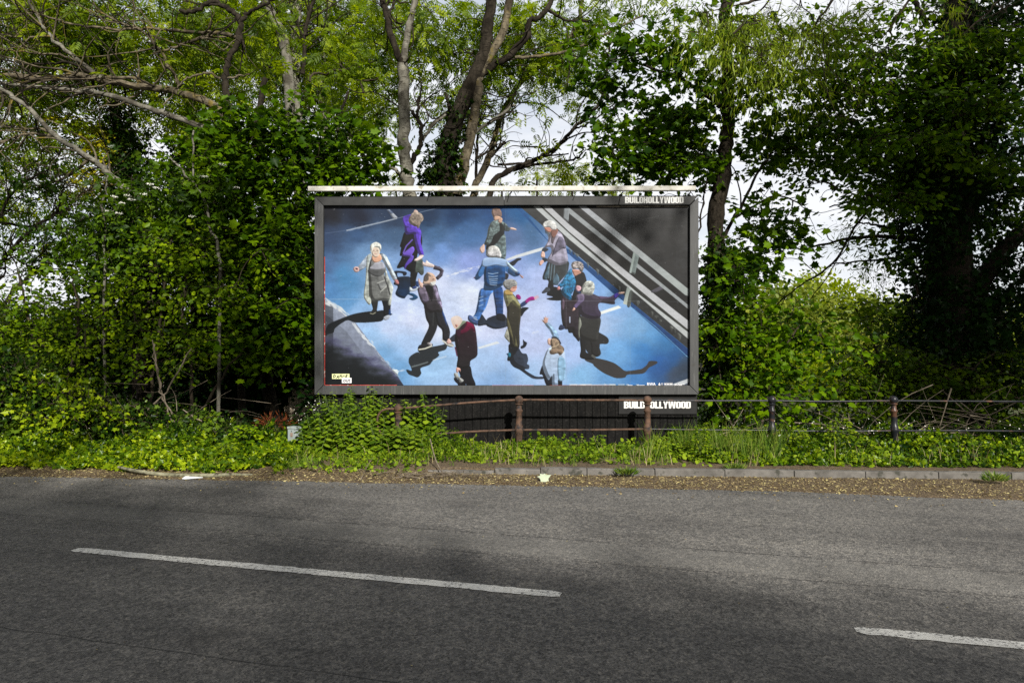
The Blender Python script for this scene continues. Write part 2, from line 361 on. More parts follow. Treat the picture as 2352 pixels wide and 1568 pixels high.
    P('O', [(1337,500),(1390,549),(1600,720),(1683,785),(1683,500)], (30,30,32), (26,26,28), 1, .5, .5, sm=False)       # ground beyond
    f = np.clip((xx+PX0-1570)/110, 0, 1)*np.clip((xx+PX0-1337-(yy+PY0-500)*1.18)/30, 0, 1)
    img += (np.clip(n_big+n_med*.5+.12, 0, 1)*f*70)[..., None]*np.array((1, 1, 1.06), np.float32)
    L('C', [(220,520),(700,400),(1100,300),(1560,200)], 9, (84,84,86), .6)
    for i in range(5): L('C', [(60+i*90,100+i*70),(330+i*110,90+i*84)], 12, (72,66,54), .35)
    P('C', [(1420,1500),(1600,1410),(1640,1450),(1480,1530)], (92,88,104), None, .8)
    P('C', [(1000,1430),(1090,1480),(1060,1760),(930,1720)], (140,150,150), (190,195,190), 1, .1, sm=False)
    P('C', [(1050,1500),(1110,1520),(1080,1660),(1040,1780),(1000,1740)], (48,52,50), None, .8)
    P('O', [(1390,500+60/7.127),(1650,720),(1683,747),(1683,757),(1638,720),(1390,500+160/7.127),(1384,514),(1384,505)], (150,153,160), None, 1, .15, .1, sm=False)
    P('O', [(1411,504),(1430,504),(1683,708),(1683,723),(1672,720)], (172,173,184), (160,166,168), 1, .12, .1, sm=False)
    P('C', [(1110,825),(1210,895),(1140,1212),(1040,1180)], (112,122,124), None, 1, .2, sm=False)
    P('C', [(1110,825),(1145,850),(1075,1190),(1040,1180)], (160,170,170), None, 1, .1, sm=False)
    P('B', [(2040,65),(2140,60),(2118,305),(2028,240)], (130,134,142), None, 1, .2, sm=False)
    P('F', [(530,290),(850,182),(902,220),(530,342)], (236,238,242), None, 1, .05, sm=False)
    P('F', [(1800,1540),(2085,1440),(2085,1510),(1950,1568),(1800,1568)], (198,200,210), None, 1, .1, sm=False)
    P('F', [(1960,1568),(2085,1520),(2085,1568)], (84,88,100), None, 1, .1, sm=False)
    # ---- cast shadows of the dancers
    SH = (24,28,36)
    P('D', [(1060,275),(930,275),(730,290),(520,330),(350,390),(100,500),(40,600),(18,730),(80,680),(175,650),(200,580),(330,480),(430,438),(570,478),(900,468),(1040,430)], (26,29,34), fold=.1)
    P('A', [(1290,1255),(1520,1265),(1520,1480),(1440,1590),(1400,1630),(1300,1600),(1250,1540),(1290,1420),(1220,1380),(1260,1300)], (20,28,42), (22,52,92), fold=.4)
    P('A', [(1230,1155),(1430,1165),(1440,1220),(1390,1235),(1370,1195),(1285,1190),(1290,1260),(1250,1260)], (22,30,46))
    P('A', [(1440,1540),(1560,1540),(1645,1610),(1560,1660),(1490,1630),(1560,1600)], (26,66,104))
    P('D', [(2150,830),(2130,940),(2000,990),(2010,1050),(1900,1140),(1840,1210),(1700,1260),(1690,1310),(1700,1360),(1640,1425),(1550,1400),(1480,1370),(1438,1305),(1460,1290),(1530,1310),(1520,1250),(1480,1160),(1500,1070),(1600,1000),(1660,985),(1650,950),(1870,900),(2070,860)], (40,44,50), fold=.15)
    L('D', [(1530,1245),(1660,1210),(1820,1160)], 22, (150,160,165), .55); L('D', [(1900,1130),(2138,1060)], 22, (222,226,240), .5)
    P('E', [(600,330),(690,430),(720,400),(850,350),(990,350),(1060,430),(1060,540),(860,590),(720,550),(680,520),(540,525)], (26,30,38), (44,54,78))
    P('B', [(1080,1020),(1180,960),(1230,930),(1300,932),(1290,960),(1240,985),(1170,1060),(1110,1050)], (30,34,44))
    P('B', [(1010,1190),(1080,1210),(1060,1290),(1000,1290)], (40,40,48))
    P('E', [(1200,850),(1310,1000),(1390,1020),(1420,1120),(1400,1190),(1440,1220),(1430,1280),(1360,1290),(1460,1360),(1560,1410),(1680,1415),(1680,1452),(1520,1450),(1420,1400),(1280,1300),(1150,1230),(1100,1100)], (34,38,48), (56,66,88))
    P('E', [(1330,770),(1360,800),(1400,830),(1370,900),(1300,930),(1290,890),(1330,860)], SH)
    P('E', [(1300,225),(1430,222),(1360,290),(1300,370)], SH)
    P('B', [(1820,1440),(1920,1430),(2000,1490),(2010,1650),(1830,1660),(1740,1630),(1850,1600),(1740,1560)], (18,20,26))
    P('F', [(300,1060),(460,1090),(640,1130),(780,1180),(880,1250),(960,1310),(1060,1310),(1190,1290),(1260,1275),(1340,1215),(1380,1150),(1440,1140),(1520,1150),(1520,1185),(1440,1230),(1380,1260),(1300,1350),(1180,1370),(1010,1380),(960,1430),(820,1440),(700,1400),(560,1330),(430,1230),(400,1190),(270,1130)], (56,53,55), fold=.08)
    P('F', [(430,600),(520,650),(640,720),(682,780),(655,845),(520,860),(545,1010),(480,1070),(380,1030),(290,960),(300,790)], (36,36,38), fold=.1)
    P('F', [(0,60),(180,200),(180,770),(100,740),(50,660),(-30,600)], (26,26,30), fold=.2)
    SK = (212,178,168)
    # ---- purple dancer seen from behind
    P('A', [(1520,1130),(1640,1130),(1610,1300),(1590,1450),(1520,1445)], (20,20,24))
    P('A', [(1600,1340),(1645,1330),(1660,1420),(1610,1420)], (34,60,110))
    P('A', [(1500,1430),(1560,1450),(1625,1420),(1640,1470),(1570,1505),(1500,1500)], (204,212,232))
    P('A', [(1535,1435),(1600,1415),(1625,1440),(1560,1465)], (44,64,124))
    P('A', [(1600,975),(1690,940),(1725,960),(1745,1180),(1700,1225),(1650,1180),(1590,1170)], (92,104,100), (58,64,62), fold=.7)
    P('A', [(1420,470),(1600,440),(1700,520),(1712,700),(1640,850),(1600,1100),(1560,1185),(1440,1130),(1390,1085),(1320,1105),(1275,1088),(1340,960),(1360,895),(1325,885),(1350,750),(1328,725),(1360,620)], (20,20,24), fold=.3)
    P('A', [(1550,730),(1582,790),(1540,870),(1572,900),(1530,990),(1450,1060),(1420,1125),(1400,1080),(1440,1000),(1490,915),(1370,885),(1420,820)], (122,92,204), (70,50,156), fold=.35)
    L('A', [(1550,605),(1440,720),(1385,850)], 22, (112,90,190))
    P('A', [(1415,340),(1500,320),(1640,380),(1700,480),(1690,640),(1745,870),(1670,885),(1620,760),(1580,600),(1560,510),(1430,510)], (92,64,184), (86,56,178), fold=.9, side=.12)
    P('A', [(1525,175),(1400,208),(1376,270),(1420,380),(1500,380),(1480,280)], (88,62,178), fold=.8)
    P('A', [(1570,110),(1600,92),(1635,110),(1640,150),(1560,175)], (206,176,168))
    P('A', [(1540,155),(1640,130),(1720,185),(1738,260),(1690,320),(1650,415),(1610,380),(1580,378),(1500,325),(1478,260)], (152,136,128), (120,106,98), fold=.5, rough=1.6)
    P('A', [(1675,880),(1742,880),(1700,940),(1620,982),(1575,962),(1650,912)], (232,208,206))
    # ---- grey dancer facing
    P('D', [(820,60),(945,60),(932,250),(912,320),(805,325),(855,250),(850,200)], (38,38,40)); L('D', [(808,315),(860,330),(910,300)], 12, (170,166,150))
    P('D', [(1020,80),(1160,80),(1168,300),(1200,335),(1060,372),(1040,200)], (24,26,32)); P('D', [(1140,250),(1170,270),(1165,340),(1130,340)], (30,60,110))
    P('D', [(1040,395),(1090,360),(1155,350),(1145,405),(1070,438)], (186,190,208))
    P('A', [(760,888),(700,950),(620,1050),(560,1100),(605,1160),(700,1110),(800,1030),(820,900)], (182,190,210), (150,158,178), fold=.8)
    P('A', [(518,1110),(560,1075),(615,1095),(620,1150),(580,1175),(535,1160)], (206,170,170)); P('A', [(560,1100),(600,1105),(590,1130),(560,1120)], (110,70,76))
    P('A', [(850,860),(765,885),(745,1050),(732,1300),(700,1568),(735,1670),(800,1740),(832,1650),(800,1300),(800,1000)], (166,172,176), (176,178,172), fold=.8)
    P('A', [(1070,1060),(1130,1250),(1212,1430),(1195,1540),(1168,1740),(1120,1710),(1150,1560),(1080,1300)], (170,174,178), (186,188,184), fold=.8)
    P('A', [(980,845),(1080,875),(1130,960),(1210,1130),(1282,1290),(1215,1312),(1130,1150),(1060,1030),(1010,930)], (176,184,200), fold=.9)
    P('A', [(835,930),(890,990),(990,985),(1050,1030),(1068,1150),(1062,1220),(1130,1350),(1152,1640),(1000,1668),(830,1655),(790,1350),(778,1150),(800,1020)], (112,112,116), (104,104,104), fold=.7)
    P('A', [(900,1010),(1030,1000),(1062,1100),(930,1135),(795,1115),(860,1050)], (164,162,176)); P('A', [(790,1130),(1060,1130),(1040,1210),(930,1250),(800,1190)], (76,76,80), al=.8)
    P('A', [(940,1360),(1080,1300),(1110,1320),(1090,1420),(1000,1500),(960,1440)], (134,134,138), fold=.9)
    L('A', [(930,1365),(1100,1300)], 14, (178,178,178)); L('A', [(990,1510),(1090,1430),(1112,1300)], 14, (186,186,184)); L('A', [(820,1000),(790,1150),(800,1600)], 12, (52,54,58))
    L('A', [(1060,1250),(1110,1400),(1160,1568)], 22, (62,62,66))
    P('A', [(850,880),(980,860),(1010,960),(900,1008),(845,960)], (216,166,142)); E('A', 908, 820, 72, 96, (226,204,192), .2, .3)
    P('A', [(812,770),(822,700),(880,660),(930,652),(990,685),(1006,750),(985,820),(965,760),(880,740),(850,790),(835,850)], (220,218,216), fold=.5, rough=1.2)
    L('A', [(862,798),(890,796)], 12, (110,90,86)); L('A', [(922,798),(955,796)], 12, (110,90,86)); L('A', [(885,862),(925,862)], 10, (170,100,96)); L('A', [(905,810),(900,835)], 10, (196,164,150))
    P('A', [(1235,1310),(1290,1305),(1312,1370),(1270,1380),(1240,1340)], (196,130,134))
    # ---- bearded man, arms over his head
    P('D', [(1770,200),(1960,200),(1992,400),(1980,540),(1930,680),(1830,845),(1700,870),(1740,750),(1832,540),(1780,400)], (36,37,42), (28,28,32), fold=.3)
    P('D', [(1930,200),(2050,200),(2100,380),(2160,500),(2200,640),(2170,790),(2075,775),(2060,610),(1975,500)], (34,35,42), fold=.3); P('D', [(2030,230),(2080,380),(2150,540),(2130,420),(2060,240)], (50,80,140))
    L('D', [(1912,250),(1904,530)], 7, (96,98,100), .6)
    P('D', [(1665,870),(1800,845),(1890,840),(1892,890),(1800,930),(1650,965)], (34,34,38)); P('D', [(1800,835),(1850,820),(1890,850),(1860,885)], (168,160,166)); L('D', [(1652,945),(1760,930),(1890,880)], 20, (226,222,212))
    P('E', [(-80,765),(0,810),(80,820),(130,870),(90,902),(20,885),(-60,810)], (150,146,150)); L('E', [(-78,780),(10,850),(120,885)], 16, (226,224,218))
    P('A', [(1740,1390),(1950,1390),(2000,1540),(2050,1680),(2062,1790),(2060,1880),(1950,1860),(1850,1880),(1760,1820),(1740,1740),(1690,1660),(1650,1540),(1660,1440)], (52,46,54), (44,40,46), fold=.6)
    P('A', [(1645,1440),(1750,1420),(1790,1500),(1830,1660),(1740,1700),(1680,1620),(1638,1500)], (116,104,124), (90,80,104), fold=1.1)
    P('A', [(1900,1420),(1945,1400),(1990,1520),(2050,1700),(2060,1800),(2000,1720),(1930,1560)], (134,122,152), fold=1.0); P('A', [(1770,1420),(1890,1420),(1910,1560),(1880,1680),(1830,1560)], (20,20,24))
    L('A', [(1915,1085),(2010,1110),(2060,1150),(2040,1220),(1965,1290)], 74, (60,54,66), w2=64, fold=.7); L('A', [(1940,1060),(2060,1110),(2085,1150),(2060,1210)], 14, (112,104,128))
    P('A', [(1715,1030),(1725,990),(1770,1010),(1790,965),(1840,1005),(1925,1050),(1905,1092),(1820,1082),(1735,1062)], (228,206,206))
    P('A', [(1730,1380),(1740,1300),(1760,1230),(1810,1182),(1890,1190),(1945,1250),(1955,1330),(1930,1390),(1870,1405),(1830,1380)], (196,164,150))
    P('A', [(1850,1355),(1900,1340),(1950,1330),(1935,1385),(1885,1412)], (206,204,206)); P('A', [(1750,1240),(1800,1185),(1850,1195),(1830,1240),(1830,1300),(1790,1330),(1740,1320)], (92,82,78), rough=1.0)
    L('A', [(1890,1300),(1930,1290)], 12, (96,70,66)); P('A', [(1790,1180),(1860,1180),(1880,1230),(1840,1240)], (190,164,152))
    P('A', [(1648,1290),(1668,1285),(1690,1340),(1730,1370),(1720,1440),(1680,1430),(1655,1370)], (214,176,168))
    # ---- bald man in dark red
    P('E', [(195,1240),(400,1220),(450,1400),(505,1568),(350,1568),(340,1530),(330,1568),(205,1568),(200,1450),(240,1400)], (22,22,28), fold=.2)
    P('E', [(130,1360),(190,1350),(215,1410),(300,1475),(240,1520),(200,1450),(150,1440)], (158,158,160)); P('E', [(130,1430),(200,1460),(240,1560),(150,1500)], (30,30,36))
    P('E', [(160,670),(50,760),(85,812),(180,780)], (44,48,62)); P('E', [(0,810),(40,755),(85,810),(40,850),(5,840)], (222,180,176))
    P('E', [(330,455),(420,475),(475,510),(512,640),(542,960),(520,1070),(420,1140),(400,1235),(290,1275),(180,1250),(195,1080),(160,900),(145,780),(165,600),(220,540)], (44,20,32), (30,28,32), fold=.3)
    P('E', [(335,458),(400,470),(468,510),(500,640),(410,600),(340,650),(240,690),(215,650),(320,560)], (118,8,58), (74,8,40), fold=.4)
    P('E', [(165,590),(230,560),(250,620),(220,740),(170,700)], (48,20,38)); L('E', [(150,900),(185,1060)], 18, (84,10,40))
    P('E', [(285,445),(342,462),(260,530),(200,595),(170,590),(230,520)], (128,140,122)); 
    P('E', [(78,430),(105,380),(180,358),(240,380),(280,435),(250,500),(205,560),(160,585),(118,545)], (222,206,204), (206,178,168), fold=.15); P('E', [(155,510),(192,520),(182,555),(160,545)], (196,130,118))
    P('E', [(175,1255),(240,1275),(242,1330),(215,1300),(200,1345),(170,1330)], (222,168,160))
    # ---- woman in patterned coat, back view
    P('B', [(800,290),(930,280),(1030,330),(1060,380),(1000,470),(1032,600),(1025,940),(900,940),(700,895),(695,720),(655,685),(700,560),(730,400)], (104,116,118), (84,98,104), fold=.9, rough=1.8)
    P('B', [(920,320),(990,360),(1005,500),(950,560),(900,640),(830,700),(700,790),(692,715),(770,660),(830,530),(925,450)], (30,32,34), fold=.2)
    P('B', [(1000,330),(1050,370),(1110,410),(1095,455),(1050,462),(1000,445)], (66,76,80), fold=.8, rough=1.2)
    P('B', [(1110,400),(1160,402),(1218,430),(1200,446),(1110,432)], (216,180,172)); P('B', [(575,770),(620,710),(655,685),(665,760),(655,820),(610,842)], (222,188,180))
    P('B', [(785,140),(800,80),(870,55),(930,80),(962,150),(950,220),(880,215),(830,240),(800,190)], (132,106,100), (120,96,90), fold=.5, rough=.9)
    P('B', [(830,215),(900,200),(970,240),(962,300),(935,325),(895,300),(900,270),(830,280)], (188,150,132), fold=.5)
    # ---- woman in blue denim, back view
    P('B', [(600,1460),(830,1480),(760,1568),(700,1750),(645,1850),(600,1920),(560,2010),(470,2040),(430,1990),(500,1880),(540,1700)], (62,106,176), (52,92,152), fold=1.1)
    P('B', [(820,1480),(970,1440),(985,1800),(970,1920),(870,1930),(850,1780),(830,1650)], (34,72,134), (26,54,100), fold=1.0)
    for y in (1620,1680,1760): L('B', [(560,y),(640,y-30)], 12, (176,200,236), .7)
    P('E', [(372,375),(400,345),(450,370),(545,440),(530,525),(460,500),(380,440)], (72,92,142), (40,60,100), fold=.6); L('E', [(470,400),(540,430)], 10, (214,222,240)); L('E', [(450,370),(530,390)], 9, (200,212,236))
    P('E', [(880,330),(990,330),(1040,400),(1000,450),(880,420)], (22,24,32))
    P('B', [(650,940),(850,925),(1030,960),(1130,1060),(1220,1140),(1275,1190),(1262,1230),(1180,1252),(1080,1200),(1010,1160),(1004,1350),(980,1400),(830,1482),(720,1490),(645,1470),(662,1300),(655,1200),(580,1280),(515,1312),(492,1260),(540,1160),(600,1050)], (58,106,170), (48,94,150), fold=.6)
    P('B', [(670,1080),(850,1060),(1010,1090),(1000,1350),(860,1420),(670,1400)], (26,66,116), fold=.7)
    P('B', [(650,938),(850,922),(1030,958),(1100,1050),(1010,1080),(850,1050),(700,1080),(620,1060)], (164,184,222), (126,158,210), fold=.2)
    P('B', [(1040,980),(1180,1100),(1250,1160),(1200,1180),(1060,1060)], (176,196,230), fold=.8)
    for i, y in enumerate((1190,1240,1280,1310,1345,1380)): L('B', [(720+i*6,y),(800,y+12),(900-i*4,y-6+i*5)], 12, (190,206,234), .75)
    P('B', [(1262,1200),(1300,1225),(1338,1250),(1325,1278),(1290,1255)], (190,150,150)); P('B', [(465,1272),(492,1252),(500,1290)], (120,84,100)); P('B', [(1200,1180),(1265,1195),(1255,1230),(1200,1220)], (26,44,84))
    P('B', [(710,880),(705,810),(740,735),(830,712),(900,745),(940,820),(955,880),(930,925),(850,905),(770,910)], (212,208,208), (190,186,196), fold=.6, rough=1.2)
    # ---- woman in olive with magenta gloves
    P('E', [(1060,580),(1030,640),(1008,720),(1060,790),(1098,810),(1090,650)], (140,138,128), fold=1.0)
    P('E', [(1090,850),(1265,850),(1210,1000),(1130,1080),(1110,1140),(1055,1125),(1080,1000)], (24,26,32)); P('E', [(1075,1000),(1115,1010),(1110,1070),(1065,1070)], (40,110,140)); P('E', [(1040,1020),(1070,1005),(1065,1050)], (20,40,70))
    P('E', [(1000,-60),(1110,-50),(1200,30),(1292,200),(1295,350),(1270,600),(1268,900),(1200,905),(1110,880),(1090,700),(1050,500),(1050,250),(1000,60)], (58,54,44), (40,38,34), fold=.35)
    P('E', [(1050,300),(1060,560),(1150,780),(1180,870),(1130,600),(1075,420)], (112,106,76), al=.7); P('E', [(1200,700),(1240,900),(1180,890)], (112,108,76), al=.7)
    P('E', [(998,-70),(1100,-50),(1180,20),(1260,130),(1305,185),(1270,230),(1200,190),(1120,120),(1060,200),(1020,100)], (146,142,104), (122,118,84), fold=.6)
    P('E', [(1288,150),(1400,85),(1400,150),(1300,212)], (40,56,100)); P('E', [(1370,95),(1450,35),(1515,30),(1535,85),(1450,105),(1385,145)], (150,22,122), fold=.4)
    for q in ((1590,5),(1606,25),(1600,50),(1575,78)): L('E', [(1525,50+(q[1]-40)*.3),q], 11, (214,160,170))
    P('E', [(1205,10),(1250,-10),(1290,30),(1285,75),(1230,70)], (140,20,112))
    P('B', [(1010,1560),(1012,1490),(1100,1470),(1150,1530),(1130,1570)], (182,150,92)); P('B', [(1100,1440),(1210,1390),(1222,1440),(1205,1490),(1160,1520),(1100,1500)], (206,152,138))
    P('B', [(980,1380),(1010,1320),(1100,1290),(1190,1310),(1232,1370),(1215,1410),(1140,1430),(1100,1480),(1030,1460)], (156,154,156), (132,130,134), fold=.5, rough=1.0); L('B', [(1150,1445),(1222,1435)], 10, (84,30,40))
    # ---- lilac jacket, striped skirt
    P('B', [(1790,1320),(1860,1380),(1840,1480),(1760,1450)], (28,28,34)); P('B', [(1655,1525),(1700,1470),(1740,1430),(1800,1450),(1790,1500),(1690,1540)], (58,62,74), fold=.5)
    P('B', [(1790,975),(2100,975),(2122,1100),(2080,1210),(1960,1350),(1930,1395),(1850,1390),(1775,1345),(1760,1312),(1668,1285),(1715,1120)], (46,50,54), (50,56,62), fold=.6)
    P('B', [(1790,1010),(1740,1130),(1690,1270),(1740,1300),(1780,1150)], (66,88,106), fold=1.0)
    for a, b in (((1790,1020),(1775,1280)),((1835,1030),(1805,1320)),((1880,1050),(1860,1370))): L('B', [a,b], 16, (112,134,152), .8)
    P('B', [(1850,1320),(1910,1190),(1960,1290),(1940,1380),(1860,1390)], (84,112,136), al=.8, fold=.9)
    P('B', [(1795,490),(1940,460),(2030,560),(2070,720),(2112,970),(2030,1035),(1900,1052),(1790,1000),(1740,970),(1820,830),(1800,740),(1700,750),(1760,640)], (164,156,178), (146,140,164), fold=.7)
    P('B', [(1960,560),(2060,640),(2070,760),(2000,770),(1880,860),(1830,900),(1870,760)], (98,92,114), fold=.8); P('B', [(1830,540),(1900,540),(1850,680),(1820,640)], (92,82,92))
    P('B', [(1690,748),(1775,775),(1705,828),(1655,800)], (44,48,60)); P('B', [(1685,915),(1755,950),(1710,1000),(1665,960)], (40,46,58))
    P('B', [(1655,820),(1700,822),(1712,900),(1685,925),(1640,905)], (222,180,168)); P('B', [(1608,1015),(1655,960),(1695,985),(1665,1030),(1625,1062)], (216,170,160))
    P('B', [(1700,400),(1800,400),(1850,440),(1810,480),(1770,482),(1715,440)], (192,134,120)); P('B', [(1830,440),(1935,430),(1920,510),(1850,580),(1815,520)], (136,92,84))
    P('B', [(1675,350),(1720,295),(1820,278),(1890,320),(1915,400),(1890,440),(1820,430),(1790,395),(1690,395)], (226,224,226), (200,196,200), fold=.5, rough=1.0)
    # ---- curly hair, teal jumper
    P('G', [(560,720),(760,770),(800,1000),(812,1350),(720,1320),(700,1220),(600,1225),(560,1150),(538,950)], (48,36,46), (34,30,38), fold=.8); P('G', [(560,780),(545,900),(575,940),(590,820)], (92,74,92))
    L('G', [(668,1040),(668,1130)], 14, (186,194,226)); P('G', [(500,1215),(540,1155),(600,1205),(535,1240)], (44,52,80))
    P('G', [(745,420),(860,385),(905,470),(912,560),(850,650),(860,720),(700,800),(740,600)], (30,30,34), fold=.2)
    P('G', [(690,338),(620,410),(560,510),(488,592),(520,622),(575,600),(545,650),(560,720),(660,795),(700,780),(690,720),(752,600),(752,500),(710,430)], (44,116,162), (30,92,136), fold=.6, rough=2.4)
    P('G', [(478,625),(510,595),(525,625),(500,655)], (206,140,146)); P('G', [(755,640),(765,590),(800,585),(835,610),(825,650),(785,672)], (218,168,184)); P('G', [(735,630),(750,600),(770,660),(830,680),(800,700)], (34,60,110))
    P('G', [(706,350),(820,360),(830,400),(780,430),(738,445),(712,400)], (200,146,130)); P('G', [(690,300),(700,250),(760,228),(840,245),(872,300),(860,370),(825,385),(790,340),(715,345)], (150,140,142), fold=.7, rough=3.2)
    # ---- purple coat, white hair, arm out
    P('F', [(185,740),(300,760),(285,980),(385,1010),(450,1100),(330,1120),(185,1080),(195,950)], (28,28,31), fold=.2); P('F', [(365,790),(520,850),(510,960),(545,1020),(470,1070),(385,1020),(380,900)], (34,33,35), fold=.2)
    L('F', [(385,1040),(450,1090)], 40, (96,96,94), .8)
    P('G', [(820,1030),(1105,1040),(1095,1270),(1060,1405),(920,1390),(830,1350),(795,1300),(798,1130)], (46,46,47), (42,42,42), fold=.25); P('G', [(815,1050),(840,1150),(812,1240),(815,1345),(793,1310),(795,1120)], (128,130,124), fold=.5)
    P('G', [(760,730),(860,700),(1000,705),(1100,742),(1250,750),(1330,712),(1395,690),(1385,745),(1330,800),(1318,862),(1110,840),(1090,920),(1125,985),(1100,1060),(950,1070),(820,1010),(795,920),(730,940),(722,880),(775,820)], (60,52,66), (52,42,66), fold=.4)
    P('G', [(760,735),(860,705),(880,790),(800,870),(740,930),(722,885),(775,820)], (112,100,124), (96,78,130), fold=.5); P('G', [(1100,742),(1250,750),(1330,712),(1300,770),(1120,790)], (84,66,100), fold=.4)
    P('G', [(1315,722),(1385,688),(1392,715),(1330,775)], (78,58,176)); P('G', [(1378,690),(1447,676),(1475,682),(1447,706),(1395,712)], (222,180,168)); P('G', [(702,950),(730,905),(748,930),(720,955)], (220,172,160))
    P('G', [(850,640),(870,560),(940,512),(1010,535),(1035,600),(1020,680),(985,725),(900,715),(840,700)], (182,182,178), (164,164,162), fold=.7, rough=1.6)
    # ---- woman in pale blue, arm up
    P('E', [(1672,1210),(1618,1365),(1670,1390),(1740,1568),(1850,1568),(1835,1400),(1770,1460),(1700,1330)], (26,29,38)); P('E', [(1935,1460),(2012,1460),(2012,1568),(1935,1568)], (24,26,34), sm=False)
    P('E', [(1850,735),(1830,690),(1790,610),(1705,500),(1760,472),(1850,550),(1930,650),(1950,760)], (160,188,224), (140,172,214), fold=.8)
    P('E', [(1760,940),(1850,900),(2030,950),(2062,1100),(2065,1380),(2040,1470),(1940,1470),(1930,1575),(1845,1575),(1830,1400),(1772,1470),(1700,1330),(1668,1200),(1705,1050)], (184,198,228), (164,186,224), fold=.35)
    P('E', [(1940,1100),(2060,1120),(2062,1400),(2040,1468),(1945,1465)], (140,176,212), fold=.6)
    P('E', [(1652,420),(1690,445),(1688,372),(1708,400),(1722,362),(1735,405),(1748,368),(1750,410),(1778,380),(1755,450),(1762,475),(1710,498),(1680,468)], (196,152,138), sm=False)
    P('E', [(1755,775),(1790,748),(1830,780),(1820,870),(1765,850)], (218,180,168)); L('E', [(1825,738),(1900,742),(1950,780),(1985,850)], 30, (40,40,52))
    P('E', [(1820,760),(1890,750),(1950,790),(1975,850),(2040,915),(2035,985),(1975,1045),(1930,1010),(1860,1030),(1805,1020),(1790,975),(1830,920),(1805,850)], (142,122,106), (118,98,84), fold=.8, rough=1.4)
    L('E', [(1820,900),(1900,890),(1960,840)], 16, (206,186,160), .8)
    # paper joints, scuffs, worn margins
    for x in (1234, 1382, 1538): L('O', [(x, 503),(x, 940)], 1.1, (150,160,175), .22)
    L('O', [(792,730),(1683,736)], 1.0, (190,200,215), .28)
    for i in range(260):
        x = PX0+rng.rand()*PWD; y = PY0+rng.rand()*PHD; s = .5+rng.rand()*.8
        P('O', [(x-s,y),(x,y-s*.7),(x+s,y),(x,y+s*.7)], (225,228,235), None, .25+.4*rng.rand(), 0, sm=False)
    for i in range(16):
        x = 1380+rng.rand()*180; L('O', [(x,938),(x+6+rng.rand()*16,937.5+rng.rand())], 2.2, (232,232,236), .7)
    return np.clip(img, 4, 250)/255.0
# ============================================================ ground, road, verge, kerb
def road_edge(x):
    return np.interp(x, [-60, -20, -6.86, -3.2, 1.19, 3.4, 5.7, 12, 60], [14.4, 10.5, 9.15, 8.82, 8.42, 8.12, 7.66, 6.4, -6])
def kerb_line(x):
    return np.interp(x, [-20, -.8, 3, 7, 12, 60], [9.6, 9.26, 9.02, 8.82, 8.5, 4])
def hnoise(x, y, s, seed):
    r = np.random.RandomState(seed); out = 0
    for k in range(5):
        a = r.rand()*6.28; f = s*(1.0+.9*k); out = out+np.sin((x*np.cos(a)+y*np.sin(a))*f+r.rand()*6+1.3*np.sin((x*np.sin(a)-y*np.cos(a))*f*.7))/(1+k*.5)
    return out/3
def verge_h(x, y):
    e = road_edge(x)+hnoise(x, y, 3.1, 1)*.05+hnoise(x, y, 14, 2)*.018
    lip = np.clip((y-e)*.16, -.03, .010)
    k = kerb_line(x)
    right = np.where(y > k+.06, .085+.02*hnoise(x, y, 2.3, 3), lip+.006*hnoise(x, y, 9, 4)*(y > e+.03))
    left = lip+np.clip((y-e-.12)*.11, 0, .13)+.012*hnoise(x, y, 6, 4)*(y > e+.05)
    t = np.clip((x+1.5)/.9, 0, 1)
    return left*(1-t)+right*t + np.clip(y-11.6, 0, 4)*-.02
m, t, o = mat('asphalt'); b = N(t, 'ShaderNodeBsdfPrincipled', Roughness=.82); b.inputs['Specular IOR Level'].default_value = .35
g = t.nodes.new('ShaderNodeNewGeometry')
v = N(t, 'ShaderNodeTexVoronoi', Scale=85); t.links.new(g.outputs['Position'], v.inputs['Vector'])
v2 = N(t, 'ShaderNodeTexVoronoi', Scale=30); t.links.new(g.outputs['Position'], v2.inputs['Vector'])
base = ramp(t, noise(t, .55, 6, rough=.6), [(.3, (.108,.106,.103)), (.7, (.170,.167,.161))])
spk = ramp(t, v.outputs['Color'], [(.05, (.30,.30,.30)), (.5, (.95,.95,.95)), (.96, (1.75,1.7,1.6))])
c = mixc(t, .85, base, spk, 'MULTIPLY')
c = mixc(t, .75, c, ramp(t, v2.outputs['Color'], [(.1, (.62,.62,.62)), (.5, (1,1,1)), (.92, (1.38,1.35,1.3))]), 'MULTIPLY')
c = mixc(t, .6, c, ramp(t, noise(t, 22, 6, rough=.75), [(.3, (.40,.40,.41)), (.62, (1.28,1.26,1.23))]), 'MULTIPLY')
vs = N(t, 'ShaderNodeTexVoronoi', Scale=11); t.links.new(g.outputs['Position'], vs.inputs['Vector'])
c = mixc(t, ramp(t, vs.outputs['Distance'], [(.03, (1,1,1)), (.045, (0,0,0))]), c, (.34,.33,.30))
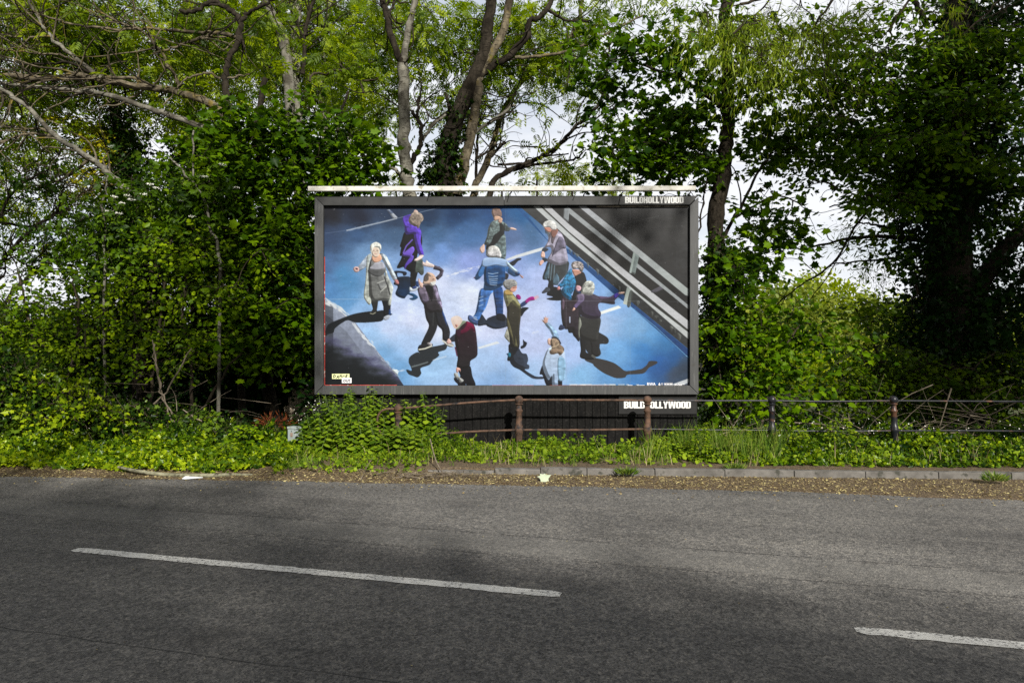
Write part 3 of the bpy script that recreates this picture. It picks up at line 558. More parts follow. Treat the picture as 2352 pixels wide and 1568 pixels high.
# joints between the laid strips, parallel to the centre line
sx = t.nodes.new('ShaderNodeSeparateXYZ'); t.links.new(g.outputs['Position'], sx.inputs[0])
def mth(op, a_, b_=None, c_=None):
    n_ = N(t, 'ShaderNodeMath', operation=op)
    for i, s_ in enumerate((a_, b_, c_)):
        if s_ is None: continue
        if isinstance(s_, (int, float)): n_.inputs[i].default_value = s_
        else: t.links.new(s_, n_.inputs[i])
    return n_.outputs[0]
perp = mth('ADD', mth('MULTIPLY', sx.outputs[0], .266), mth('MULTIPLY', sx.outputs[1], .964))
perp = mth('ADD', perp, mth('MULTIPLY', noise(t, 4, 4), .05))
cv_ = t.nodes.new('ShaderNodeCombineXYZ'); al_ = mth('SUBTRACT', mth('MULTIPLY', sx.outputs[0], .964), mth('MULTIPLY', sx.outputs[1], .266))
t.links.new(mth('MULTIPLY', al_, .16), cv_.inputs[0]); t.links.new(mth('MULTIPLY', perp, 1.7), cv_.inputs[1])
c = mixc(t, .8, c, ramp(t, noise(t, 1.0, 5, vec=cv_.outputs[0]), [(.32, (.66,.66,.67)), (.5, (.98,.98,.98)), (.68, (1.22,1.21,1.19))]), 'MULTIPLY')
c = mixc(t, ramp(t, noise(t, .9, 3), [(.60, (0,0,0)), (.72, (.55,.55,.55))]), c, (.050,.048,.046))
acc = None
for pos, w in ((5.42, .006), (6.02, .008), (3.2, .005)):
    q = mth('LESS_THAN', mth('ABSOLUTE', mth('SUBTRACT', perp, pos)), w)
    acc = q if acc is None else mth('ADD', acc, q)
brk = mth('GREATER_THAN', noise(t, 1.6, 3), .47)
c = mixc(t, mth('MULTIPLY', mth('MULTIPLY', acc, brk), .8), c, (.018,.018,.018))
band = mth('MULTIPLY', mth('LESS_THAN', mth('ABSOLUTE', mth('SUBTRACT', perp, 5.72)), .24), .22)
c = mixc(t, band, c, (.21,.205,.19))
t.links.new(c, b.inputs['Base Color'])
bp = N(t, 'ShaderNodeBump', Strength=.8, Distance=.006); ad = mth('ADD', v.outputs['Distance'], mth('MULTIPLY', noise(t, 60, 4), 1.2)); t.links.new(ad, bp.inputs['Height']); t.links.new(bp.outputs[0], b.inputs['Normal'])
t.links.new(b.outputs[0], o.inputs[0]); M['asphalt'] = m
# worn white paint
m, t, o = mat('worn_road_paint'); b = N(t, 'ShaderNodeBsdfPrincipled', Roughness=.7)
g = t.nodes.new('ShaderNodeNewGeometry')
wr = ramp(t, noise(t, 34, 7, rough=.8, stretch=(1, 1.5, 1)), [(.52, (0,0,0)), (.56, (1,1,1))])
c = mixc(t, wr, ramp(t, noise(t, 9, 6), [(.3, (.74,.73,.68)), (.7, (.86,.85,.80))]), ramp(t, noise(t, 3, 3), [(.40, (.70,.69,.64)), (.5, (.085,.083,.08))]))
t.links.new(c, b.inputs['Base Color']); t.links.new(b.outputs[0], o.inputs[0]); M['paint'] = m
M['soil'] = surf('soil_and_litter', (.035,.025,.016), (.14,.10,.062), 26, .95, 8, bump=.9, bscale=45, c3=(.30,.24,.13), s3=70)
M['earth'] = surf('bare_earth', (.035,.03,.02), (.07,.055,.035), 3, .95)
M['kerbstone'] = surf('kerb_concrete', (.085,.08,.072), (.19,.18,.165), 5, .9, 8, bump=.5, bscale=90, c3=(.055,.055,.045), s3=9)

me = fast('ground', [(-700,-300,-.12),(700,-300,-.12),(700,900,-.12),(-700,900,-.12)], [(0,1,2,3)]); tag(link('ground', me, M['earth']), kind='structure')
xs = np.concatenate([[-60,-40,-30,-20,-14], np.arange(-10, 10.01, .5), [14,20,30,60]])
Vr = []; Fr = []
for x in xs: Vr += [(x, -14, 0), (x, road_edge(x)+.06, 0)]
for i in range(len(xs)-1): Fr.append((2*i, 2*i+2, 2*i+3, 2*i+1))
tag(link('road', fast('road', Vr, Fr), M['asphalt']), kind='structure')
gx = np.arange(-15, 15.01, .055); gy = np.arange(5.2, 15.01, .05)
X, Y = np.meshgrid(gx, gy); Z = verge_h(X, Y)
V = np.stack([X, Y, Z], -1).reshape(-1, 3); nx = len(gx); ii = (np.arange(len(gy)-1)[:, None]*nx+np.arange(nx-1)[None, :]).ravel()
F = np.stack([ii, ii+1, ii+1+nx, ii+nx], 1)
tag(link('verge', fast('verge', V, F, smooth=True), M['soil']), kind='structure')
me = fast('terrain', [(-90,15,-.04),(90,15,-.04),(200,200,-2),(-200,200,-2)], [(0,1,2,3)])
tag(link('terrain', me, surf('rough_grassland', (.035,.05,.015), (.09,.11,.03), 1.2, .95)), kind='structure')
# painted centre line dashes: rounded, slightly ragged ends
def dash(A, B, w, k):
    A = np.array(A); B = np.array(B); d = (B-A)/np.linalg.norm(B-A); n = np.array([-d[1], d[0]]); L_ = np.linalg.norm(B-A); r = np.random.RandomState(k)
    ts = np.linspace(0, 1, 70); V = []; F = []
    for i, q in enumerate(ts):
        s = q*L_; e = min(s, L_-s); ww = w*min(1, math.sqrt(max(.35, e/.035)))
        c = A+d*s; V += [(*(c+n*(ww+r.randn()*.0045)), .004), (*(c-n*(ww+r.randn()*.0045)), .004)]
    for i in range(len(ts)-1): F.append((2*i, 2*i+1, 2*i+3, 2*i+2))
    o = link('road_marking', fast('road_marking', V, F), M['paint']); tag(o, kind='structure')
def G(px, py): d = FPX*CH/(py-HY); return (GX(px, d), d)
a0, a1 = G(170, 1262), G(1288, 1366); b0 = G(1964, 1446)
dv = (np.array(a1)-np.array(a0)); dv /= np.linalg.norm(dv)
dash(a0, a1, .058, 1); dash(b0, np.array(b0)+dv*4.2, .058, 2); dash(np.array(a0)-dv*6.2, np.array(a0)-dv*2.0, .058, 3)
# kerb stones butted with open joints
kb = MB(); x = -1.15; r = random.Random(4)
while x < 14:
    L_ = r.choice([.9, .915, .93, .62]); x1 = x+L_
    if x < -.2: z = .055+.03*(x+1.15)
    else: z = .10+r.uniform(-.004, .004)
    y0, y1 = float(kerb_line(x)), float(kerb_line(x1)); o_ = r.uniform(-.006, .006); w = .125
    kb.hexa([(x+.004,y0+o_,-.1),(x1-.004,y1+o_,-.1),(x1-.004,y1+w+o_,-.1),(x+.004,y0+w+o_,-.1),(x+.004,y0+o_+.012,z),(x1-.004,y1+o_+.012,z+r.uniform(-.003,.003)),(x1-.004,y1+w+o_,z),(x+.004,y0+w+o_,z)])
    x = x1
tag(kb.build('kerb', M['kerbstone'], bevel=.008), kind='structure')

# ============================================================ billboard
m, t, o = mat('weathered_grey_paint'); b = N(t, 'ShaderNodeBsdfPrincipled', Roughness=.6)
c = ramp(t, noise(t, 3, 6, stretch=(3, 1, .6)), [(.3, (.034,.036,.037)), (.7, (.058,.060,.061))])
c = mixc(t, ramp(t, noise(t, 3.2, 5, rough=.7, stretch=(16, 1, .9)), [(.56, (0,0,0)), (.66, (.45,.45,.45))]), c, (.15,.153,.15))
c = mixc(t, ramp(t, noise(t, 6, 4), [(.60, (0,0,0)), (.68, (.6,.6,.6))]), c, (.030,.028,.024)); t.links.new(c, b.inputs['Base Color']); t.links.new(b.outputs[0], o.inputs[0]); M['frame'] = m
M['frame_top'] = surf('dark_grey_paint', (.022,.023,.023), (.045,.046,.046), 4, .55, 6)
M['black_board'] = surf('black_stained_boards', (.0035,.0035,.0035), (.010,.0095,.009), 8, .85, 7, bump=.5, stretch=(3,1,.6), spec=.15, c3=(.02,.019,.018), s3=40)
M['black'] = surf('black_panel', (.006,.006,.006), (.012,.012,.012), 4, .8)
M['rail_white'] = surf('weathered_white_metal', (.42,.41,.37), (.68,.67,.62), 6, .5, 8, stretch=(.6,1,1), c3=(.30,.29,.22), s3=9)
M['letter_white'] = surf('white_lettering', (.62,.62,.60), (.80,.80,.78), 12, .6)
M['letter_worn'] = surf('worn_white_lettering', (.42,.43,.42), (.72,.73,.72), 10, .6)
M['ink'] = surf('black_ink', (.008,.008,.008), (.015,.015,.015))
M['label_yellow'] = surf('pale_yellow_paper', (.70,.74,.38), (.76,.79,.44)); M['label_white'] = surf('white_paper', (.74,.74,.76), (.80,.80,.82))
M['red_paper'] = surf('torn_red_paper', (.28,.025,.02), (.42,.06,.045), 14, .7, c3=(.55,.5,.45), s3=18)
M['torn'] = surf('torn_paper_edge', (.10,.085,.07), (.42,.38,.32), 20, .9, 7, stretch=(.4,1,1))
bx_, by_ = GX(1164, 11.4), 11.4
bb = empty('billboard', (bx_, by_, 0))
tag(bb, 'large roadside billboard with a blue poster of dancing people in a dark grey frame', 'billboard')
def wp(px, py, d): return W(px, py, d)
FD = 11.33
def board(name, q, label=None, mt='frame', th=.07):
    pts = [wp(x, y, FD) for x, y in q]
    s = MB(); s.hexa([*pts, *[p+np.array((0, th, 0)) for p in pts]]); ob = s.build(name, M[mt], bb, bevel=.003)
    if label: ob['label'] = label
    return ob
O_ = (722.5, 451, 1604.5, 905.5); I_ = (743.0, 471.5, 1584.5, 885.3)
fr_top = board('frame_board', [(O_[0],O_[1]),(1157.5,O_[1]),(1157.5,I_[1]),(I_[0],I_[1])], mt='frame_top')
fr_top2 = board('frame_board', [(1158.3,O_[1]-1),(O_[2],O_[1]-1.4),(I_[2],I_[1]-1.6),(1158.3,I_[1]-.6)], 'dark top frame board carrying white lettering', 'frame_top', .073)
board('frame_board', [(O_[0],O_[1]+1),(I_[0]-.5,I_[1]+1),(I_[0]-.5,I_[3]-1),(O_[0],O_[3]-1)])
board('frame_board', [(I_[2]+.5,I_[1]+1),(O_[2],O_[1]+1),(O_[2],O_[3]-1),(I_[2]+.5,I_[3]-1)])
board('frame_board', [(I_[0],I_[3]),(I_[2],I_[3]),(O_[2],O_[3]),(O_[0],O_[3])], 'grey bottom frame board streaked with pale runs')
s = MB(); p0 = wp(730, 459, 11.42); p1 = wp(1597, 900, 11.42); s.box(p0[0], p1[0], 11.414, 11.50, p1[2], p0[2]); s.build('back_panel', M['black'], bb)
s = MB()
for px in (760, 960, 1164, 1370, 1570):
    q = wp(px, 0, 11.6); s.box(q[0]-.05, q[0]+.05, 11.502, 11.6, -.1, wp(0, 462, 11.5)[2])
s.build('support_posts', M['black'], bb)
# poster sheet: printed picture held as point colours, slightly cockled paper
PD = 11.405
img = paint_poster(); Hh, Ww = img.shape[:2]
pl = wp(745.3, 473.6, PD); pr = wp(1581.6, 884.2, PD)
xs = np.linspace(pl[0], pr[0], Ww); zs = np.linspace(pl[2], pr[2], Hh); X, Z = np.meshgrid(xs, zs)
Yp = PD-.003+.0016*np.sin(X*2.1+Z)+.0012*np.sin(Z*9+X*1.7)*np.sin(X*5.1)
V = np.stack([X, Yp, Z], -1).reshape(-1, 3); ii = (np.arange(Hh-1)[:, None]*Ww+np.arange(Ww-1)[None, :]).ravel()
me = fast('poster', V, np.stack([ii, ii+Ww, ii+Ww+1, ii+1], 1), smooth=True)
lin = np.where(img < .04045, img/12.92, ((img+.055)/1.055)**2.4)
ca = me.color_attributes.new('print', 'FLOAT_COLOR', 'POINT'); ca.data.foreach_set('color', np.concatenate([lin, np.ones((Hh, Ww, 1))], -1).astype(np.float32).ravel())
m, t, o = mat('printed_poster'); b = N(t, 'ShaderNodeBsdfPrincipled', Roughness=.42); b.inputs['Specular IOR Level'].default_value = .25
at = N(t, 'ShaderNodeVertexColor', layer_name='print')
t.links.new(mixc(t, 1.0, at.outputs[0], POSTER_GAIN, 'MULTIPLY'), b.inputs['Base Color'])
bp = N(t, 'ShaderNodeBump', Strength=.12, Distance=.01); t.links.new(noise(t, 7, 5), bp.inputs['Height']); t.links.new(bp.outputs[0], b.inputs['Normal'])
t.links.new(b.outputs[0], o.inputs[0])
poster = link('poster', me, m, bb); poster['label'] = 'blue poster of eleven dancers and their shadows seen from above'
s = MB(); a = wp(744.6, 590, PD); c_ = wp(747.0, 884, PD); s.box(a[0], c_[0], PD-.012, PD-.0065, c_[2], a[2]); s.build('torn_red_edge', M['red_paper'], bb)
for x0, x1, y in ((746.6, 912, 883.4), (1130, 1226, 884.2), (1262, 1400, 884.4)):
    s = MB(); a = wp(x0, y, PD); c_ = wp(x1, y+2.4, PD); s.box(a[0], c_[0], PD-.012, PD-.0065, c_[2], a[2]); s.build('torn_red_edge', M['red_paper'], bb)
s = MB(); r = random.Random(5); x = 1370
while x < 1578:
    w = r.uniform(8, 26); a = wp(x, 473.3+r.uniform(-.4, .4), PD); c_ = wp(min(x+w, 1580), 475.9+r.uniform(-.5, .5), PD); s.box(a[0], c_[0], PD-.013, PD-.0065, c_[2], a[2]); x += w+.4
s.build('torn_paper_edge', M['torn'], bb)

# heavy condensed block capitals built stroke by stroke (butted, never overlapping)
def glyph(ch):
    w, st = .62, .245; q = []
    def R_(x0, y0, x1, y1, c=(0,0,0,0)):
        q.append([(x0,y0),(x1,y0),(x1,y1),(x0,y1)])
    ch_ = .09; a, b_ = .20, .80
    if ch in 'OD':
        lc = ch_ if ch == 'O' else 0
        q.append([(0,lc),(st,0),(st,1),(0,1-lc)]) if lc else R_(0,0,st,1)
        q.append([(w-st,0),(w,ch_),(w,1-ch_),(w-st,1)]); R_(st,0,w-st,.17); R_(st,.83,w-st,1)
    elif ch == 'B':
        R_(0,0,st,1); q.append([(w-st,0),(w,ch_),(w,.47),(w-st,.5)]); q.append([(w-st,.5),(w,.55),(w,1-ch_),(w-st,1)])
        R_(st,0,w-st,.17); R_(st,.83,w-st,1); R_(st,.44,w-st,.58)
    elif ch == 'U':
        q.append([(0,ch_),(st,0),(st,1),(0,1)]); q.append([(w-st,0),(w,ch_),(w,1),(w-st,1)]); R_(st,0,w-st,.17)
    elif ch == 'I': w = st; R_(0,0,st,1)
    elif ch == 'L': w = .50; R_(0,0,st,1); R_(st,0,w,.20)
    elif ch == 'H': R_(0,0,st,1); R_(w-st,0,w,1); R_(st,.41,w-st,.60)
    elif ch == 'Y':
        w = .64; c0 = w/2; q.append([(c0-.12,0),(c0+.12,0),(c0+.12,.44),(c0-.12,.44)])
        q.append([(c0-.12,.44),(c0,.44),(c0,.58),(.24,1),(0,1)]); q.append([(c0,.44),(c0+.12,.44),(w,1),(w-.24,1),(c0,.58)])
    elif ch == 'W':
        w = .98; q += [[(.12,0),(.40,0),(.36,.5),(.24,1),(0,1)], [(.58,0),(.86,0),(w,1),(w-.24,1),(.62,.5)], [(.40,0),(.46,0),(.50,.62),(.38,1),(.36,.5)], [(.52,0),(.58,0),(.62,.5),(.62,1),(.50,.62)]]
        q = [[(.10,0),(.36,0),(.25,1),(0,1)], [(.62,0),(.88,0),(w,1),(.73,1)], [(.36,0),(.49,.62),(.49,1),(.36,1),(.3225,.34)], [(.62,0),(.6575,.34),(.62,1),(.49,1),(.49,.62)]]
    return q, w
def word(name, txt, x0, x1, ytop, ybot, d, mt, parent, gap=.045):
    items = []; x = 0
    for ch in txt:
        q, w = glyph(ch); items.append((x, q)); x += w+gap
    tot = x-gap; s = MB(); A = wp(x0, ybot, d); B = wp(x1, ytop, d); sx_ = (B[0]-A[0])/tot; sz_ = B[2]-A[2]
    for xo, qs in items:
        for poly in qs:
            f = [(A[0]+(xo+px)*sx_, d-.003, A[2]+py*sz_) for px, py in poly]; bk = [(a_, d, c_) for a_, _, c_ in f]; n = len(poly)
            s.add(f+bk, [tuple(range(n)), tuple(range(n, 2*n))[::-1]]+[(i, n+i, n+(i+1) % n, (i+1) % n) for i in range(n)])
    return s.build(name, mt, parent)
word('lettering', 'BUILDHOLLYWOOD', 1435.6, 1570, 452.2, 466.8, FD-.0012, M['letter_worn'], fr_top2, .04)
def fontword(name, txt, x0, x1, ytop, ybot, d, mt, parent, shear=0, off=.0, depth=.001):
    cu = bpy.data.curves.new(name, 'FONT'); cu.body = txt; cu.size = 1; cu.shear = shear; cu.offset = off; cu.resolution_u = 3; cu.extrude = 0
    ob = bpy.data.objects.new(name, cu); col.objects.link(ob); bpy.context.view_layer.update()
    me = bpy.data.meshes.new_from_object(ob.evaluated_get(bpy.context.evaluated_depsgraph_get())); bpy.data.objects.remove(ob)
    co = np.zeros(len(me.vertices)*3, np.float32); me.vertices.foreach_get('co', co); co = co.reshape(-1, 3)
    mn, mxx = co.min(0), co.max(0); A = wp(x0, ybot, d); B = wp(x1, ytop, d)
    nc = np.stack([A[0]+(co[:,0]-mn[0])/(mxx[0]-mn[0])*(B[0]-A[0]), np.full(len(co), d), A[2]+(co[:,1]-mn[1])/(mxx[1]-mn[1])*(B[2]-A[2])], 1)
    me.vertices.foreach_set('co', nc.ravel()); me.update(); me.materials.clear(); return link(name, me, mt, parent)
# relative parents: sub-parts keep world coordinates minus both parents
def sub(ob):
    ob.location = (0, 0, 0); ob.matrix_parent_inverse = Matrix.Identity(4); return ob
for ch in fr_top2.children: sub(ch)
s = MB()
def pos_(x, y): return (790+x/7.127)*.9408, (720+y/7.127)*.9408
def tag_plate(z0, z1, mt, d):
    x0, y0 = pos_(*z0); x1, y1 = pos_(*z1); a = wp(x0, y1, d); c_ = wp(x1, y0, d); q = MB(); q.box(a[0], c_[0], d, d+.002, a[2], c_[2]); return q
lab1 = sub(tag_plate((147,1370), (450,1458), None, PD-.009).build('caption_label', M['label_yellow'], poster)); lab1['label'] = 'pale yellow caption reading DANCE'
lab2 = sub(tag_plate((318,1440), (486,1530), None, PD-.012).build('caption_label', M['label_white'], poster)); lab2['label'] = 'white caption reading out'
letters = ((160,212,'D',1384,1440),(216,268,'A',1394,1448),(272,324,'N',1380,1436),(326,370,'C',1394,1448),(374,422,'E',1382,1436))
import itertools
for x0, x1, ch, yt, yb in letters:
    a = pos_(x0, yt); c_ = pos_(x1, yb); sub(fontword('letter', ch, a[0], c_[0], a[1], c_[1], PD-.0105, M['ink'], lab1, .25, .055))
a = pos_(338, 1456); c_ = pos_(470, 1514); sub(fontword('lettering', 'out', a[0], c_[0], a[1], c_[1], PD-.0135, M['ink'], lab2, .25, .02))
def pz(x, y): return (1480+x/9.408)*.9408, (900+y/9.408)*.9408
a = pz(940, 316); c_ = pz(1135, 384); sub(fontword('lettering', 'RWA', a[0], c_[0], a[1], c_[1], PD-.009, M['label_white'], poster, 0, .02))
a = pz(1565, 342); c_ = pz(1735, 382); sub(fontword('lettering', 'Art Fund', a[0], c_[0], a[1], c_[1], PD-.009, M['label_white'], poster, 0, .03))
s = MB()
for x0, y0, x1, y1 in ((1325,320,1525,325),(1325,372,1525,378),(1330,340,1380,360),(1390,340,1440,360),(1450,340,1520,360),(1200,340,1212,378),(1214,320,1228,378),(1232,350,1242,378),
                       (1262,330,1300,336),(1262,336,1268,360),(1294,336,1300,360),(1262,360,1300,366),(490,372,600,380),(705,372,880,379),(1740,352,1800,360)):
    a = pz(x0, y0); c_ = pz(x1, y1); A = wp(a[0], c_[1], PD); B = wp(c_[0], a[1], PD); s.box(A[0], B[0], PD-.011, PD-.0085, A[2], B[2])
sub(s.build('sponsor_marks', M['label_white'], poster))

# black boarded skirt below the frame
s = MB(); px = 723.0; r = random.Random(8); zt = wp(0, 903, 11.44)[2]
while px < 1599:
    w = 17.4+r.uniform(-.7, .7); q = wp(px, 0, 11.44); q2 = wp(min(px+w, 1601), 0, 11.44); dy = r.uniform(-.004, .004)
    s.box(q[0]+.004, q2[0]-.004, 11.44+dy, 11.462, -.05, zt); px += w
s.build('timber_skirt', M['black_board'], bb, bevel=.002)
s = MB(); q = wp(724, 0, 11.5); q2 = wp(1600, 0, 11.5); s.box(q[0], q2[0], 11.4625, 11.485, -.05, zt); s.build('skirt_backing', M['black'], bb)
s = MB(); a = wp(1421, 950.5, 11.42); c_ = wp(1600, 907, 11.42); s.box(a[0], c_[0], 11.412, 11.434, a[2], c_[2]); plate = s.build('sign_plate', surf('black_sign_plate', (.010,.010,.010), (.020,.020,.020), 5, .7), bb, bevel=.002); plate['label'] = 'dark sign plate with white lettering fixed to the skirt'
sub(word('lettering', 'BUILDHOLLYWOOD', 1433, 1586.5, 921.6, 937.4, 11.4115, M['letter_white'], plate, .03))
# long white rail above the frame on short arms
a = wp(708, 434, 11.25); c_ = wp(1597.5, 433, 11.25)
s = MB(); s.hexa([(a[0],11.215,a[2]-.044),(c_[0],11.215,c_[2]-.041),(c_[0],11.285,c_[2]-.041),(a[0],11.285,a[2]-.044),(a[0],11.215,a[2]+.040),(c_[0],11.215,c_[2]+.041),(c_[0],11.285,c_[2]+.041),(a[0],11.285,a[2]+.040)])
tr = s.build('top_rail', M['rail_white'], bb, bevel=.012)
for px in (852, 1169, 1340, 1425, 1580):
    q0 = wp(px, 456, 11.45); q1 = wp(px+6, 441, 11.28); s = MB(); s.tube([q0, (q0[0], 11.4, q1[2]-.02), q1], .011, 6); sub(s.build('rail_arm', M['frame_top'] if px != 852 else M['rail_white'], tr))
# hooks that hang over the top board
for px, l in ((985, 12), (1169, 14), (1425, 22), (1320, 10)):
    q0 = wp(px, 449, FD-.01); q1 = wp(px-4, 449+l, FD-.012); s = MB(); s.tube([q0, q1], .006, 5); s.build('hook', M['black'], bb)

# ============================================================ iron railing
M['rust_iron'] = surf('rusty_iron', (.035,.024,.018), (.15,.085,.055), 12, .8, 8, bump=.4, c3=(.02,.02,.022), s3=7)
M['black_iron'] = surf('black_painted_iron', (.010,.011,.015), (.022,.023,.028), 9, .35, 6, bump=.15, spec=.3, c3=(.11,.055,.035), s3=5)
RD = 10.95
ra = empty('iron_railing', (GX(1487, RD), RD, .08)); tag(ra, 'old two-bar iron railing with ball-topped posts, rusty in front of the billboard', 'railing')
posts = [(915, 937, 'rust_iron', .78, (0, 0)), (1192, 918, 'rust_iron', 1, (0, 0)), (1487, 918, 'rust_iron', 1, (0, 0)), (1773, 918, 'black_iron', 1, (.0, 0)), (2052, 918, 'black_iron', 1, (-.035, 0)), (2372, 918, 'black_iron', 1, (0, 0))]
def post_profile(h, mid, k):
    return [(.062*k, -.05), (.062*k, .07), (.052*k, .10), (.043*k, .13), (.042*k, mid-.075), (.050*k, mid-.06), (.050*k, mid-.035), (.055*k, mid-.02), (.058*k, mid), (.055*k, mid+.02), (.050*k, mid+.035), (.050*k, mid+.06),
            (.041*k, mid+.075), (.037*k, h-.20), (.046*k, h-.19), (.047*k, h-.165), (.034*k, h-.15), (.033*k, h-.085), (.05*k, h-.072), (.05*k, h-.062), (.036*k, h-.055)]+[(.064*k**.3*math.cos(a_), h+.064*k**.3*math.sin(a_)) for a_ in np.linspace(-.9, 1.5, 9)]
for px, py, mt, k, lean in posts:
    p = W(px, py, RD); mid = W(px, 987 if px > 1000 else 1001, RD)[2]; kk = 1.27 if mt == 'rust_iron' else 1.18
    s = MB(); s.lathe(post_profile(p[2], mid, kk), p[0]-lean[0]*p[2], RD, 18, lean); po = s.build('post', M[mt], ra, smooth=True)
    if px == 2052: po['label'] = 'black iron post leaning slightly to the left'
def railbar(pts, rad, mt, lab=None):
    P_ = curve_pts([W(x, y, RD) for x, y in pts], 4); s = MB(); s.tube(P_, rad, 8); o_ = s.build('rail', M[mt], ra, smooth=True)
    if lab: o_['label'] = lab
railbar([(1192,918),(1100,923),(1000,931),(915,938),(890,939),(876,944),(868,956),(867,970),(869,985),(876,995),(890,999),(915,1001),(980,998),(1080,991),(1192,987)], .0175, 'rust_iron', 'rusty rail bent round into a loop at the end')
railbar([(1192,918),(1340,918.5),(1487,919)], .0175, 'rust_iron'); railbar([(1192,987),(1340,987),(1487,985)], .0175, 'rust_iron')
railbar([(1487,919),(1630,920),(1773,920),(1900,921.5),(2049,920)], .0155, 'black_iron'); railbar([(1487,985),(1630,987),(1773,988),(1900,990),(2049,989)], .0155, 'black_iron')
railbar([(2049,920),(2200,921),(2372,922),(2520,922)], .0155, 'black_iron'); railbar([(2049,989),(2200,988.5),(2372,990),(2520,990)], .0155, 'black_iron')

# ============================================================ small things on the verge
M['cabinet'] = surf('pale_grey_enamel', (.25,.30,.30), (.34,.39,.39), 5, .4, 5, c3=(.25,.28,.24), s3=9)
cb = empty('utility_cabinet', (GX(676, 10.6), 10.6, .08)); cb.rotation_euler[2] = math.radians(-24); tag(cb, 'small pale grey utility cabinet in the weeds left of the billboard', 'cabinet')
s = MB(); s.box(-.078, .078, -.06, .06, 0, .385); s.build('body', M['cabinet'], cb, bevel=.004, world_coords=False)
s = MB(); s.box(-.086, .086, -.068, .068, .387, .425); s.build('lid', M['cabinet'], cb, bevel=.006, world_coords=False)
s = MB(); s.box(-.022, .022, -.0645, -.0605, .275, .335); s.build('notice', surf('brown_notice', (.20,.13,.10), (.34,.26,.21), 60), cb, world_coords=False)
s = MB(); s.box(-.006, .006, -.066, -.0605, .350, .362); s.build('lock', M['black'], cb, world_coords=False)
M['sandstone'] = surf('sandy_stone', (.30,.24,.17), (.52,.45,.35), 6, .9, 8, bump=.5, c3=(.18,.14,.09), s3=9)
st = empty('stone_steps', (GX(686, 13.4), 13.4, 0)); tag(st, 'flight of sandy stone steps seen through the gap left of the billboard', 'steps')
for i in range(6):
    s = MB(); s.box(-.55, .45, i*.26, i*.26+.30, -.1+i*.16, .05+i*.16); s.build('step', M['sandstone'], st, bevel=.012, world_coords=False)
# ============================================================ foliage builders
def tri_fan(outline, z=None):
    n = len(outline); V = [(.32, 0, 0.0)]+[(x, y, -abs(y)*.35 if z is None else z) for x, y in outline]
    return np.array(V, float), np.array([(0, 1+i, 1+(i+1) % n) for i in range(n)])
TPL = {}
mo = [(0,0),(.02,-.13),(-.10,-.34),(.18,-.33),(.28,-.55),(.46,-.36),(.62,-.40),(.66,-.20),(1,0),(.66,.20),(.62,.40),(.46,.36),(.28,.55),(.18,.33),(-.10,.34),(.02,.13)]
TPL['maple'] = tri_fan(mo)
TPL['oval'] = (np.array([(0,0,0),(.30,-.34,-.09),(.72,-.27,-.10),(1,0,-.10),(.72,.27,-.10),(.30,.34,-.09),(.5,0,.02)], float), np.array([(0,1,6),(1,2,6),(2,3,6),(3,4,6),(4,5,6),(5,0,6)]))
TPL['ivy'] = tri_fan([(0,0),(-.12,-.36),(.22,-.30),(.42,-.52),(.56,-.20),(1,0),(.56,.20),(.42,.52),(.22,.30),(-.12,.36)])
def pinnate(pairs, ll, lw, droop=.12):
    V = []; F = []
    def leaflet(p, d, l, w):
        b = len(V); n = np.array((-d[1], d[0], 0)); p = np.array(p, float); d = np.array(d, float)
        V.extend([p, p+d*l*.45+n*w, p+d*l+np.array((0, 0, -l*.25)), p+d*l*.45-n*w]); F.append((b, b+1, b+2)); F.append((b, b+2, b+3))
    for i in range(pairs):
        x = .22+.62*i/max(1, pairs-1)
        for s_ in (-1, 1):
            a = s_*math.radians(62); leaflet((x, 0, -droop*x*x), (math.cos(a), math.sin(a), -.15), ll, lw)
    leaflet((.88, 0, -droop), (1, 0, -.2), ll, lw)
    V2 = list(V); b = len(V2); V2 += [np.array((0, -.006, 0)), np.array((0, .006, 0)), np.array((.9, 0, -droop))]; F.append((b, b+1, b+2))
    return np.array(V2), np.array(F)
TPL['ash'] = pinnate(4, .40, .085)
TPL['elder'] = pinnate(2, .52, .16)
TPL['willow'] = (np.array([(0,0,0),(.4,-.07,-.02),(1,0,-.1),(.4,.07,-.02)], float), np.array([(0,1,2),(0,2,3)]))
TPL['tuft'] = (np.array([(0,0,0),(.35,-.3,0),(1,-.05,-.1),(.9,.1,-.1),(.4,.34,.06)], float), np.array([(0,1,2),(0,2,3),(0,3,4)]))
def unit(a): return a/(np.linalg.norm(a, axis=-1, keepdims=True)+1e-9)
def leaf_mesh(name, pos, axis, normal, size, tpl, tint):
    T_, F_ = TPL[tpl]; n = len(pos); k = len(T_)
    ax = unit(axis); nn = unit(normal-ax*(normal*ax).sum(1, keepdims=True)); sd = np.cross(nn, ax)
    V = pos[:, None, :]+size[:, None, None]*(T_[None, :, 0:1]*ax[:, None, :]+T_[None, :, 1:2]*sd[:, None, :]+T_[None, :, 2:3]*nn[:, None, :])
    F = (np.arange(n)[:, None, None]*k+F_[None]).reshape(-1, 3)
    return fast(name, V.reshape(-1, 3), F, tint=np.repeat(tint, k))
